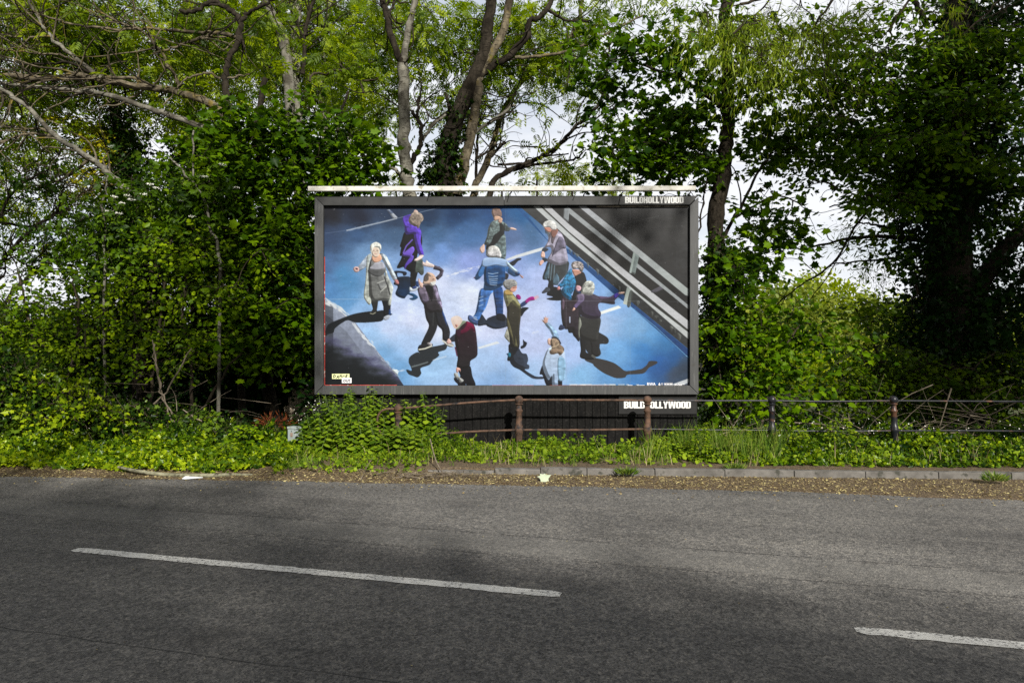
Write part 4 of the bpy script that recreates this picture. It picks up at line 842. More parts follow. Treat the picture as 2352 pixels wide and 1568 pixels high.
def blob_centres(blobs, d, leafarea_px_per_cluster, rs, dd=None):
    """cluster centres inside ellipsoids given by where they stand, their reach and their cover"""
    out = []; cen = []
    for b in blobs:
        px, py, rx, ry, cov = b[:5]; dep = b[5] if len(b) > 5 else d; th = b[6] if len(b) > 6 else (dd or 1.0)
        n = max(2, int(cov*math.pi*rx*ry/leafarea_px_per_cluster(dep)))
        q = rs.normal(size=(n, 3)); q = unit(q)*(rs.rand(n, 1)**.42)
        c = np.array([W(px+a*rx, py+b_*ry, dep) for a, _, b_ in q]); c[:, 1] += q[:, 1]*th*.5
        keep = c[:, 2] > .05
        out.append(c[keep]); cen.append(np.repeat(W(px, py, dep)[None], keep.sum(), 0))
    return np.concatenate(out), np.concatenate(cen)
SKEL_SUB = 6
def limb(pts, d, w0, w1, rs, wob=.03):
    """pts: way points (px, py[, depth]); widths in px at distance d"""
    P_ = np.array([W(p[0], p[1], p[2] if len(p) > 2 else d) for p in pts]); Cv = curve_pts(P_, SKEL_SUB)
    n = len(Cv); t_ = np.linspace(0, 1, n)
    Cv[1:-1] += rs.normal(size=(n-2, 3))*wob*np.array((1, 1, .6))*.5
    dm = np.mean([p[2] if len(p) > 2 else d for p in pts])
    r = (w0+(w1-w0)*t_**.8)*dm/FPX/2*(1+rs.normal(size=n)*.05)
    return Cv, np.maximum(r, .004)
def batch_twigs(P0, P1, r0, r1, rs, seg=4, n=4, bend=.18):
    m = len(P0); L_ = np.linalg.norm(P1-P0, axis=1, keepdims=True); mid = (P0+P1)/2+rs.normal(size=(m, 3))*L_*bend*.6+np.array((0, 0, 1))*L_*bend*.5
    ts = np.linspace(0, 1, seg+1)[None, :, None]
    Q = (1-ts)**2*P0[:, None]+2*ts*(1-ts)*mid[:, None]+ts**2*P1[:, None]
    D = unit(np.gradient(Q, axis=1)); up = np.where(np.abs(D[..., 2:3]) > .9, np.array((1., 0, 0)), np.array((0, 0, 1.)))
    U = unit(np.cross(D, up)); Wv = np.cross(D, U); a = np.arange(n)*2*math.pi/n
    rr = (r0[:, None]+(r1-r0)[:, None]*ts[..., 0])[..., None, None]
    V = Q[:, :, None]+rr*(np.cos(a)[:, None]*U[:, :, None]+np.sin(a)[:, None]*Wv[:, :, None])
    i = np.arange(n); F = np.concatenate([np.stack([j*n+i, j*n+(i+1) % n, (j+1)*n+(i+1) % n, (j+1)*n+i], 1) for j in range(seg)])
    F = (np.arange(m)[:, None, None]*((seg+1)*n)+F[None]).reshape(-1, 4)
    return V.reshape(-1, 3), F
def grow_twigs(skel, skr, cents, rs, base_r=.004, maxr=.03):
    """each cluster hangs on its nearest already grown twig end or on the limb"""
    dist = np.array([np.min(((skel-c)**2).sum(1)) for c in cents]); order = np.argsort(dist)
    nodes = np.concatenate([skel, cents]); ns = len(skel); act = np.zeros(len(nodes), bool); act[:ns] = True
    parent = np.zeros(len(cents), int)
    for i in order:
        d2 = ((nodes-cents[i])**2).sum(1); d2[~act] = 1e9; d2[ns:] += .02
        parent[i] = np.argmin(d2); act[ns+i] = True
    cnt = np.ones(len(cents))
    for i in order[::-1]:
        if parent[i] >= ns: cnt[parent[i]-ns] += cnt[i]
    P0 = nodes[parent]; r0 = np.minimum(base_r*np.sqrt(cnt)*1.15, maxr); r1 = np.minimum(base_r*np.sqrt(np.maximum(cnt-1, .3)), maxr)
    return P0, cents, r0, r1
LEAFPX = {'maple': .52, 'oval': .42, 'ivy': .5, 'ash': .30, 'elder': .42, 'willow': .075, 'tuft': .35}
def foliage(name, blobs, d, mt, tpl, size, per, rs, parent, skel=None, skr=None, twigmat='twig', L=.4, spread=.35, up=.9, droop=.3, dd=1.2, tint=(.5, .22), twig_r=.0035, twigs=True, zmin=None):
    area = lambda dep: per*LEAFPX[tpl]*(size*FPX/dep)**2*.40
    c, cc = blob_centres(blobs, d, area, rs, dd); m = len(c)
    dirs = unit(unit(c-cc)*.8+rs.normal(size=(m, 3))*.7+np.array((0, -.1, .1)))
    t_ = rs.rand(m, per, 1); side = unit(rs.normal(size=(m, per, 3)))
    Lc = L*(.6+.8*rs.rand(m, 1, 1))
    if tpl in ('maple', 'oval') and up > .5: side = side*np.array((1.15, 1.15, .32)); dirs = unit(dirs*np.array((1, 1, .55))+np.array((0, 0, -.12)))   # leaves lie in layered sprays
    pos = c[:, None]+dirs[:, None]*(t_-.35)*Lc+side*spread*Lc*(.25+.75*rs.rand(m, per, 1))
    pos[..., 2] -= droop*Lc[..., 0]*t_[..., 0]**2
    axis = unit(dirs[:, None]*.6+side*.9+np.array((0, 0, -droop)))
    nrm = unit(rs.normal(size=(m, per, 3))*.75+np.array((0, -.25, up)))
    tn = np.clip(tint[0]+tint[1]*(rs.normal(size=(m, 1))*.7+rs.normal(size=(m, per))*.7), 0, 1)
    sz = size*(.42+.95*rs.rand(m*per)**1.4)
    P_ = pos.reshape(-1, 3)
    ok = P_[:, 2] > .03
    me = leaf_mesh(name, P_[ok], axis.reshape(-1, 3)[ok], nrm.reshape(-1, 3)[ok], sz[ok], tpl, tn.reshape(-1)[ok])
    link(name, me, M[mt], parent)
    if twigs and skel is not None:
        a, b_, r0, r1 = grow_twigs(skel, skr, c, rs, twig_r)
        tip = c+dirs*L*.5
        V1, F1 = batch_twigs(a, b_, r0, r1, rs); V2, F2 = batch_twigs(c, tip, r1*.8, np.full(m, .0015), rs, 2, 4, .1)
        link('leaf_twigs', fast('leaf_twigs', np.concatenate([V1, V2]), np.concatenate([F1, F2+len(V1)]), smooth=True), M[twigmat], parent)  # thin bare twigs that carry the leaf clusters
    return m*per
TOTAL = 0
def tree(name, label, cat, base, limbs, d, fol, bark='bark_dark', group=None, seed=1, sub=0, sublen=1.4):
    """limbs: (pts, w0, w1[, bark]); fol: list of dicts for foliage()"""
    global TOTAL
    rs = np.random.RandomState(seed); b = W(base[0], 900, base[1] if len(base) > 1 else d); root = empty(name, (b[0], b[1], 0)); tag(root, label, cat, group)
    sk = []; sr = []; by = {}
    for l in limbs:
        Cv, r = limb(l[0], d, l[1], l[2], rs); sk.append(Cv); sr.append(r)
        V, F = tube_arrays(Cv, r, 10 if l[1] > 14 else 7); by.setdefault((l[3] if len(l) > 3 else bark, l[4] if len(l) > 4 else ('trunk' if l[1] > 18 else 'limbs')), []).append((V, F))
    for _ in range(sub):                                   # side branches springing from the limbs
        k = rs.randint(len(limbs)); Cv = sk[k]; rr = sr[k]; j = rs.randint(len(Cv)//3, len(Cv)); dr = unit(Cv[min(j+1, len(Cv)-1)]-Cv[j-1]); P_ = [Cv[j]]
        dv = unit(dr*.8+rs.normal(size=3)*np.array((.8, .5, .7))); l = sublen*(.35+rs.rand())
        for q in range(6): dv = unit(dv+rs.normal(size=3)*.32+np.array((0, 0, .05 if q < 3 else -.08))); P_.append(P_[-1]+dv*l/6)
        Cs = curve_pts(P_, 3); r_ = np.linspace(min(rr[j]*.55, .022), .004, len(Cs)); sk.append(Cs); sr.append(r_); limbs_m = bark if rs.rand() < .6 else 'bark_dark'
        by.setdefault((limbs_m, 'limbs'), []).append(tube_arrays(Cs, r_, 5))
    for (mt, nm), parts in by.items():
        if nm == 'trunk' or nm == 'limbs':
            off = 0; Vs = []; Fs = []
            for V, F in parts: Vs.append(V); Fs.append(F+off); off += len(V)
            link(nm, fast(nm, np.concatenate(Vs), np.concatenate(Fs), smooth=True), M[mt], root)
    skel = np.concatenate(sk) if sk else None; skr = np.concatenate(sr) if sr else None
    for f in fol:
        f = dict(f); f.setdefault('d', d+(1.1 if f['mt'] == 'ash' and f['tpl'] == 'ash' else 0))
        f['name'] = f.get('name', 'crown'); TOTAL += foliage(rs=rs, parent=root, skel=skel, skr=skr, **f)
    return root
def Z7(pts, f=.390, ox=752.6): return [(ox+x*f, y*f) for x, y in pts]
def Z6(pts): return [(x*.390, y*.390) for x, y in pts]
ASH = dict(mt='ash', tpl='ash', size=.24, per=7, L=.5, spread=.5, up=.8, droop=.35, dd=2.0)

# ============================================================ the left bank of trees
tree('leaning_ash_tree', 'leaning ash tree sending long bare lichen-spotted branches across the upper left', 'tree', (640, 13.2),
  [([(640,1010,13.6),(600,800,13.6),(570,560,13.4),(545,400,13.2),(527,322,13)], 34, 26, 'bark_dark'),
   (Z6([(1350,820),(1120,720),(880,640),(600,550),(400,530),(0,490),(-200,470)]), 16, 7, 'bark_pale'),
   (Z6([(1350,800),(1330,690),(1220,600),(1000,530),(900,520),(620,480),(450,440),(300,470),(0,440),(-200,430)]), 22, 9, 'bark_lichen'),
   (Z6([(950,530),(760,460),(500,465),(200,450),(0,405)]), 10, 4, 'bark_lichen'),
   ([(600,800,13.6),(530,640,13.0),(470,560,12.8)]+[(x, y, 12.6) for x, y in Z6([(880,1220),(700,1080),(600,980),(530,930),(330,800),(170,640),(0,520),(-150,430)])], 20, 8, 'bark_pale'),
   (Z6([(640,490),(480,370),(300,215),(200,60),(150,-60)]), 12, 5, 'bark_pale'),
   (Z6([(570,450),(400,370),(200,380),(0,350)]), 7, 3, 'bark_dark'), (Z6([(300,215),(130,220),(0,200)]), 6, 3), (Z6([(480,370),(330,320),(180,310),(0,290)]), 6, 3),
   (Z6([(900,320),(1060,270),(1150,235),(1230,210)]), 4, 8, 'bark_lichen'), (Z6([(1400,220),(1280,195),(1100,185),(870,170),(640,170),(380,130),(160,60)]), 10, 4, 'bark_lichen'),
   (Z6([(1060,510),(960,330),(860,200),(700,130),(560,60)]), 9, 4), (Z6([(760,620),(640,560),(520,560)]), 4, 2), (Z6([(720,1090),(560,1100),(420,1180),(300,1250)]), 6, 3), (Z6([(530,930),(420,1020),(300,1080),(150,1100)]), 8, 3),
   (Z6([(0,1310),(150,1330),(350,1350),(540,1340)]), 7, 3, 'bark_dark'), (Z6([(330,800),(250,760),(120,760),(0,740)]), 7, 3), (Z6([(340,800),(160,790),(0,840)]), 8, 4)],
  13, [dict(blobs=[(120,60,200,90,2.0),(330,60,200,80,2.0),(60,210,130,80,1.7),(250,160,200,80,1.5),(100,330,180,80,1.3),(450,240,140,90,1.4),(550,60,120,80,1.5),(30,450,110,90,.6),(180,480,120,90,.6),(70,540,110,60,.5),(60,30,110,70,1.1),(500,140,100,60,.5)], **ASH),
       dict(name='leaf_sprays', blobs=[(50,40,120,70,1.0),(180,110,170,60,.6),(380,190,180,60,.45),(420,60,150,60,.4)], **{**ASH, 'mt': 'ash_light', 'd': 14.0})], bark='bark_lichen', seed=21, sub=300, sublen=1.7)
tree('dead_limb_tree', 'dark crooked bare limb rising into the top of the canopy left of the billboard', 'tree', (540, 12.8),
  [([(560,1000,13),(545,700,13),(530,420,12.9)]+Z6([(1335,600),(1325,480),(1350,340),(1390,270),(1415,130),(1380,80),(1300,30),(1240,10),(1140,70),(1060,60)]), 18, 9),
   (Z6([(1415,130),(1460,80),(1530,45),(1610,0),(1700,-60)]), 10, 6), (Z6([(1415,200),(1440,290)]), 8, 5), (Z6([(1310,470),(1400,450),(1470,440)]), 6, 3, 'bark_lichen'), (Z6([(1300,465),(1220,430),(1100,460),(1040,520),(960,620)]), 6, 3, 'bark_lichen'),
   (Z6([(1300,30),(1150,20),(1000,-30)]), 6, 3)], 12.8,
  [dict(blobs=[(520,60,110,70,.35),(470,170,90,60,.3)], **ASH)], seed=22, sub=14, sublen=1.0)
for i, (pts, w0, w1, lab, sd) in enumerate([
    ([(745,1000,17),(705,600,17),(672,320,17),(659,137,17),(643,70,17),(612,10,17),(590,-60,17)], 30, 18, 'tall pale ash trunk leaning left behind the canopy', 23),
    ([(690,1000,18),(695,600,18),(684,300,18),(679,113,18),(681,39,18),(684,-60,18)], 26, 20, 'tall pale ash trunk standing upright behind the canopy', 24),
    ([(800,1000,19),(770,600,19),(745,300,19),(742,120,19),(770,-60,19)], 20, 11, 'slender pale tree leaning right behind the canopy', 25)]):
    tree('ash_tree', lab, 'tree', (pts[0][0], pts[0][2]), [(pts, w0, w1, 'bark_pale')]+([([(695,170,17),(700,110,17),(702,66,17),(722,-10,17)], 10, 8, 'bark_dark')] if i == 0 else []), pts[0][2],
      [dict(blobs=[[(600,40,150,90,1.3),(640,180,110,90,1.2)], [(720,60,150,110,1.3),(560,130,120,90,1.1)], [(830,60,130,110,1.4),(820,230,100,110,1.2),(740,180,90,100,1.2)]][i], **ASH)], group='pale ash trunks behind the canopy', seed=sd, sub=26, sublen=2.2)
tree('sycamore_tree', 'broad dark green sycamore hanging over the left end of the billboard', 'tree', (790, 12.8),
  [([(790,1010),(770,850),(740,700),(690,560),(640,470),(600,400),(590,300),(610,180)], 42, 12), ([(690,560),(600,520),(520,470)], 12, 5), ([(640,470),(700,380),(760,300),(800,210)], 14, 5), ([(600,400),(520,370),(450,330)], 10, 4), ([(740,700),(640,660),(560,640)], 12, 5), ([(775,880),(690,830),(600,800)], 12, 5)], 12.7,
  [dict(blobs=[(590,300,130,80,1.6),(700,270,80,60,1.2),(530,370,120,90,2.2),(700,380,160,90,2.8),(800,330,80,90,1.6),(560,520,150,110,2.6),(670,540,70,130,3.2),(640,700,110,140,3),(705,770,35,80,2.6),(600,770,100,80,2.4),(820,390,70,50,2)],
        mt='sycamore', tpl='maple', size=.14, per=16, L=.62, spread=.62, up=.9, droop=.3, dd=1.5, tint=(.5,.25))], seed=26)
tree('ivy_clad_tree', 'slim tree trunk wrapped in dark ivy with patches of yellow leaves', 'tree', (330, 14),
  [([(330,1010),(322,600),(290,420),(262,260),(245,190),(230,120)], 34, 12)], 14,
  [dict(name='ivy', blobs=[(300,400,50,110,3.4),(275,290,32,60,2.6),(320,540,70,110,3.2),(330,700,70,100,3)], mt='ivy', tpl='ivy', size=.10, per=10, L=.3, spread=.7, up=.3, droop=.5, dd=.7),
   dict(name='yellow_leaves', blobs=[(165,285,38,20,1.3),(235,320,42,36,1.7),(255,350,34,50,1.3),(215,420,30,28,1.1),(210,405,40,20,.8)], mt='yellow', tpl='oval', size=.085, per=8, L=.25, spread=.6, dd=.8)], seed=27)
tree('ivy_clad_tree', 'upright tree column with browning yellowish ivy near the top left', 'tree', (450, 15.5),
  [([(455,1010),(448,500),(440,250),(430,0),(425,-80)], 30, 22)], 15.5,
  [dict(name='ivy', blobs=[(440,140,28,130,1.8),(445,370,60,110,3.2),(460,560,70,120,3.2)], mt='ivy', tpl='ivy', size=.10, per=10, L=.3, spread=.7, up=.3, droop=.5, dd=.8, tint=(.6,.25)),
   dict(name='yellow_leaves', blobs=[(445,125,34,50,.9),(470,190,22,24,.7),(425,60,20,40,.5)], mt='yellow', tpl='oval', size=.08, per=8, L=.25, spread=.6, dd=.8)], seed=28)
tree('hedgerow_tree', 'dense tree with leaves darkened as shade at the back of the left bank', 'tree', (250, 17.5),
  [([(250,1010),(240,700),(230,560)], 26, 10), ([(240,700),(330,600),(400,520)], 12, 5), ([(240,700),(150,620),(90,580)], 12, 5)], 17.5,
  [dict(blobs=[(120,850,220,150,2.0),(330,720,180,150,2.0),(80,760,150,80,1.4),(330,580,90,60,1.1),(400,860,220,150,2.4)], mt='ivy', tpl='oval', size=.12, per=12, L=.5, spread=.6, dd=2.5, tint=(.42,.2))], seed=29)  # dark leaf colour put in for the shade behind the front bushes
tree('twiggy_thorn_tree', 'fine-twigged dark thorn tree against the sky at the far left', 'tree', (-60, 12.6),
  [([(-80,1010),(-60,800),(-20,640),(60,540),(150,470)], 16, 5), ([(-60,800),(40,660),(120,600),(200,560)], 10, 4), ([(-20,640),(-10,520),(40,430),(110,390)], 9, 4), ([(-60,760),(-90,560),(-60,420)], 9, 4)], 12.6,
  [dict(blobs=[(60,500,120,70,.5),(130,430,90,60,.45),(20,590,90,50,.6),(170,560,80,50,.6)], mt='sycamore', tpl='elder', size=.15, per=7, L=.4, spread=.5, dd=1.3, tint=(.35,.2))], seed=36, sub=150, sublen=.9)
tree('hollow_shade_tree', 'near-black leaf mass put in as the deep shade left of the billboard', 'tree', (620, 15.4),
  [([(620,1010),(615,800),(610,650)], 40, 16)], 15.4,
  [dict(blobs=[(560,800,150,170,3.6),(700,780,110,190,4),(480,930,140,90,3.4),(575,930,50,80,3.4),(545,600,130,90,2.2),(728,930,8,80,6,12.2,.2)], mt='dark', tpl='oval', size=.12, per=14, L=.5, spread=.6, dd=1.6)], seed=30)  # near-black leaves stand in for the shade of the hollow
elder = tree('elder_shrub', 'elder shrub with flat cream flower heads among the left trees', 'shrub', (320, 12.2),
  [([(300,1010),(310,800),(300,600),(330,480)], 10, 5), ([(310,800),(360,640),(410,500),(430,440)], 8, 4), ([(300,600),(250,540),(230,500)], 6, 3)], 12.2,
  [dict(blobs=[(330,470,120,70,1.8),(410,420,80,55,1.4),(250,560,120,80,2.2),(430,540,90,70,1.8),(500,440,70,60,1.4),(470,380,60,40,1.0)], mt='hazel', tpl='elder', size=.20, per=7, L=.4, spread=.5, dd=1.2, tint=(.30,.18))], seed=31)
rs = np.random.RandomState(5)
for x, y in ((343,423),(394,427),(359,431),(281,466),(300,458),(292,449),(413,460),(250,484),(273,489),(542,431),(511,378),(441,497),(468,405),(330,445),(262,452)):
    c = W(x, y, 11.55); n = 46; a = rs.rand(n)*6.28; q = np.sqrt(rs.rand(n))*.062
    p = c+np.stack([q*np.cos(a), q*np.sin(a)*.9, .012*rs.rand(n)-q*.12], 1)
    me = leaf_mesh('flower_head', p, rs.normal(size=(n, 3)), np.array((0, -.5, 1))+rs.normal(size=(n, 3))*.3, np.full(n, .019), 'tuft', np.full(n, .5)); link('flower_head', me, M['white_flower'], elder)
tree('hazel_bush', 'sunlit round-leaved hazel bush in the middle of the left bank', 'bush', (420, 11.9),
  [([(330,1010),(360,800),(380,650),(400,520)], 9, 4), ([(430,1010),(440,850),(420,700),(440,560)], 9, 4), ([(503,1000),(503,608),(484,526),(464,448),(421,394),(390,363)], 9, 4, 'bark_pale'), ([(445,300),(444,408)], 4, 4, 'bark_pale'),([(440,1000),(500,880),(560,800)], 8, 4), ([(240,1000),(240,560),(237,470),(250,400)], 7, 4, 'bark_pale')], 11.9,
  [dict(blobs=[(420,640,110,90,.9),(260,700,100,80,.8),(400,790,130,80,.75),(520,680,70,80,.7),(470,560,60,50,.7),(640,600,50,60,.3),(380,560,80,40,.7)], mt='hazel', tpl='oval', size=.088, per=16, L=.5, spread=.62, up=.8, dd=1.0, tint=(.6,.25))], seed=32, bark='twig')
tree('hazel_bush', 'bright leafy bush at the far left edge above the ivy', 'bush', (90, 11.7),
  [([(100,1010),(90,850),(60,700),(40,620)], 9, 4), ([(120,1010),(160,850),(180,720),(170,640)], 8, 4), ([(60,1000),(-20,800),(-80,700)], 8, 4)], 11.7,
  [dict(blobs=[(80,720,120,70,.8),(170,790,110,80,.8),(20,820,100,80,.9),(120,650,80,40,.6),(-60,760,120,120,1.5)], mt='hazel', tpl='oval', size=.078, per=16, L=.46, spread=.62, up=.8, dd=1.0, tint=(.55,.25))], seed=33, bark='twig')
tree('ivy_bank', 'waist-high bank of glossy ivy at the lower left beside the road', 'ivy', (200, 11.0),
  [([(60,1040),(90,950),(40,880)], 6, 3), ([(300,1040),(320,960),(380,900),(440,800)], 6, 3,'dry_twig'), ([(430,1040),(380,930),(360,860),(350,780)], 5, 2,'dry_twig'), ([(520,1040),(480,980),(420,940)], 5, 2,'dry_twig'), ([(355,790),(362,860),(380,920),(410,985)], 4, 4,'dry_twig')], 11.0,
  [dict(name='leaves', blobs=[(40,900,120,90,2.2),(150,960,140,70,3.0),(280,980,120,60,2.8),(60,1010,130,50,3.0),(420,985,130,50,2.4),(560,1000,110,40,2.2),(-60,930,130,120,3)], mt='ivy', tpl='ivy', size=.075, per=10, L=.3, spread=.6, up=.45, droop=.5, dd=.9, tint=(.5,.3)),
   dict(name='leaves', blobs=[(90,960,60,30,1.4,10.7,.3),(60,890,50,30,1.0,10.7,.3),(210,950,110,30,1.0,10.6,.3),(350,1000,80,22,1.0,10.6,.3),(150,880,80,30,.7,10.8,.3)], mt='ivy_ground', tpl='ivy', size=.075, per=9, L=.26, spread=.6, up=.5, dd=.4, tint=(.6,.25))], seed=34, bark='twig')
tree('dead_conifer', 'small dead rust-brown conifer in the dark hollow left of the cabinet', 'bush', (640, 11.9),
  [([(636,1030),(634,960)], 6, 3)], 11.9, [dict(name='fronds', blobs=[(625,980,36,16,2.0)], mt='rust_leaf', tpl='willow', size=.12, per=26, L=.25, spread=.6, dd=.6, up=.5)], seed=35)

# ============================================================ the trees behind the billboard
tree('birch_tree', 'pale forked trunk rising behind the billboard left of the ivy-clad ash', 'tree', (955, 13.4),
  [([(955,1010),(952,700),(946,470)]+Z7([(480,1150),(460,980),(447,800),(450,500),(440,370)]), 34, 25, 'bark_pale'), (Z7([(440,370),(400,300),(350,100),(322,0),(300,-120)]), 17, 13, 'bark_dark'), (Z7([(445,370),(462,260),(482,150),(512,0),(530,-120)]), 17, 12, 'bark_pale'),
   (Z7([(490,960),(550,830),(545,740),(500,655)]), 13, 8, 'bark_dark'), (Z7([(530,690),(540,570)]), 7, 6, 'bark_dark'), (Z7([(460,1080),(400,1000),(240,940),(180,870),(70,765),(0,740)]), 11, 3, 'bark_pale'), (Z7([(350,100),(390,20),(380,-60)]), 7, 5), (Z7([(180,870),(120,900),(60,860)]), 4, 2, 'bark_lichen')], 13.4,
  [dict(blobs=[(930,50,130,80,1.0),(860,180,90,110,1.1),(965,200,70,80,.4),(800,150,80,90,.8),(860,330,60,60,.45)], **ASH)], seed=41, sub=22, sublen=1.3)
tree('ivy_clad_ash', 'big twin-stemmed ash wrapped in ivy behind the middle of the billboard', 'tree', (1020, 14.2),
  [([(1030,1010),(1025,700)]+Z7([(690,1150),(705,900),(780,640),(850,480),(920,320),(940,200),(960,0),(970,-150)]), 58, 20, 'bark_dark'), (Z7([(760,1150),(830,850),(880,600),(900,450),(1030,200),(1060,60),(1100,-120)]), 26, 16, 'bark_lichen'),
   (Z7([(1080,320),(1170,220),(1190,130),(1260,90),(1350,-50)]), 17, 11, 'bark_dark'), (Z7([(850,480),(960,400),(1080,325)]), 18, 15, 'bark_dark'), (Z7([(700,890),(870,780),(1000,690),(1105,620)]), 9, 6, 'bark_pale'), (Z7([(560,830),(640,720),(760,640),(850,590)]), 7, 8, 'bark_pale'), (Z7([(1300,60),(1400,120),(1550,120)]), 8, 4),
   (Z7([(700,550),(720,700),(700,900)]), 8, 14, 'bark_dark'), (Z7([(1105,340),(1250,330),(1450,290),(1600,220),(1760,140),(1860,90)]), 8, 4, 'bark_lichen')], 14.2,
  [dict(blobs=[(1080,110,180,110,1.1),(1200,60,150,90,1.1),(1050,230,120,80,.45),(1150,190,100,70,.5),(1010,60,110,80,.6),(1290,100,110,60,.7),(1480,20,110,50,.7),(1400,-10,90,40,.6)], **ASH),
   dict(name='ivy', blobs=[(1012,400,40,70,3.4),(1038,320,26,50,2.2),(1055,250,18,40,1.2)], mt='ivy', tpl='ivy', size=.10, per=10, L=.3, spread=.7, up=.3, droop=.5, dd=.7)], seed=42, sub=40, sublen=1.6)
tree('ash_tree', 'slanting brown-barked ash stem behind the right half of the billboard', 'tree', (1085, 16),
  [([(1075,1010),(1080,700),(1088,470)]+Z7([(870,1100),(950,930),(1010,720),(1100,540),(1200,430),(1320,330),(1450,180),(1500,0)]), 20, 9, 'bark_lichen'), (Z7([(870,1100),(880,870),(900,700)]), 8, 5), (Z7([(950,930),(1050,840)]), 8, 6)], 16,
  [dict(blobs=[(1250,110,120,90,.9),(1330,180,90,80,.6),(1180,300,90,60,.25)], **ASH)], seed=43, sub=22, sublen=1.6)
tree('arching_branch_tree', 'low tree arching long dark branches over the right half of the billboard', 'tree', (1120, 14.8),
  [([(1110,1010),(1112,600)]+Z7([(960,1120),(1040,1020),(1200,950),(1330,880),(1450,760),(1600,600),(1650,400),(1660,250)]), 17, 5, 'bark_dark'), (Z7([(1040,1020),(1190,975),(1330,955),(1450,940),(1500,900)]), 8, 4, 'bark_dark'), (Z7([(1000,970),(1150,960),(1300,920),(1420,905)]), 6, 3, 'bark_dark'), (Z7([(1450,760),(1550,720),(1700,600)]), 5, 3), (Z7([(870,940),(1000,850)]), 5, 4)], 14.8,
  [dict(blobs=[(1290,380,90,30,.5),(1200,330,70,40,.25)], **{**ASH, 'mt': 'ash_light'})], seed=44, sub=26, sublen=1.2)
for i, (x, y, rx, ry, cv, dd_) in enumerate(((1310,405,70,26,1.3,21),(1230,400,40,22,.9,23),(1405,400,50,30,1.2,20),(905,430,30,40,.9,20),(1150,425,50,16,.7,22))):
    tree('young_tree', ['bright yellow-green sapling top just above the right half of the billboard', 'small bright sapling top beside the arching branches', 'yellow-green sapling top below the dark sycamore', 'small sapling top left of the pale forked trunk', 'thin sapling top behind the slanting ash stem'][i], 'tree', (x, dd_),
      [([(x,1000,dd_),(x+4,y+60,dd_),(x,y-5,dd_)], 8, 3)], dd_, [dict(blobs=[(x,y+4,rx,ry,cv)], **{**ASH, 'mt': 'ash_light', 'size': .2})], group='bright saplings behind the billboard', seed=50+i)

# ============================================================ the right bank
tree('sycamore_tree', 'dark broad-leaved sycamore with an ivy-covered trunk at the right end of the billboard', 'tree', (1655, 13),
  [([(1655,1010),(1648,700),(1642,540),(1660,400),(1672,288),(1668,100),(1665,-80)], 52, 22), ([(1650,560),(1700,480),(1745,390),(1790,330)], 10, 4), ([(1660,400),(1560,350),(1470,330),(1390,310)], 12, 4), ([(1668,250),(1560,180),(1450,140)], 12, 5), ([(1670,180),(1760,120),(1820,60)], 12, 5), ([(1600,560),(1612,480),(1625,400)], 5, 3), ([(1690,500),(1780,450),(1840,470)], 6, 3)], 13,
  [dict(blobs=[(1450,350,110,80,2.1),(1555,290,110,110,2.3),(1400,210,80,70,.9),(1520,150,130,90,1.3),(1590,370,90,50,2.2),(1640,80,130,90,1.2),(1370,90,100,80,.8),(1720,230,90,90,1.2),(1800,320,110,60,1.3),(1720,480,70,40,1.0),(1790,520,80,45,1.7),(1700,600,85,60,2.6),(1770,560,60,35,1.2),(1740,400,50,40,.5),(1360,290,50,30,.7)],
        mt='sycamore', tpl='maple', size=.145, per=16, L=.5, spread=.55, up=.9, droop=.3, dd=1.6, tint=(.42,.25)),
   dict(name='ivy', blobs=[(1650,720,36,200,3.2,12.8,.6),(1640,900,30,100,2.4,12.8,.6)], mt='ivy', tpl='ivy', size=.10, per=10, L=.3, spread=.7, up=.3, droop=.5, dd=.7)], seed=61, sub=30, sublen=1.3)
tree('willow_tree', 'willow trailing light yellow-green shoots across the top right', 'tree', (2560, 11.3),
  [([(2560,1000,12),(2540,400,12),(2480,-60,11.6),(2200,-80),(1950,-50),(1800,-20),(1700,10)], 30, 6), ([(2200,-80),(2100,-10),(2050,60),(2040,120)], 8, 3), ([(1950,-50),(1870,60),(1820,160)], 8, 3), ([(2350,-70),(2300,0),(2210,80)], 8, 3)], 11.3,
  [dict(blobs=[(1700,70,120,70,.8),(1830,90,120,80,.9),(1960,40,100,50,.6),(1760,180,100,50,.35),(2160,10,90,30,.3),(1600,50,90,60,.3)], mt='willow', tpl='willow', size=.13, per=26, L=.6, spread=.35, up=.2, droop=1.3, dd=1.3)], seed=62, bark='twig', sub=30, sublen=1.6)
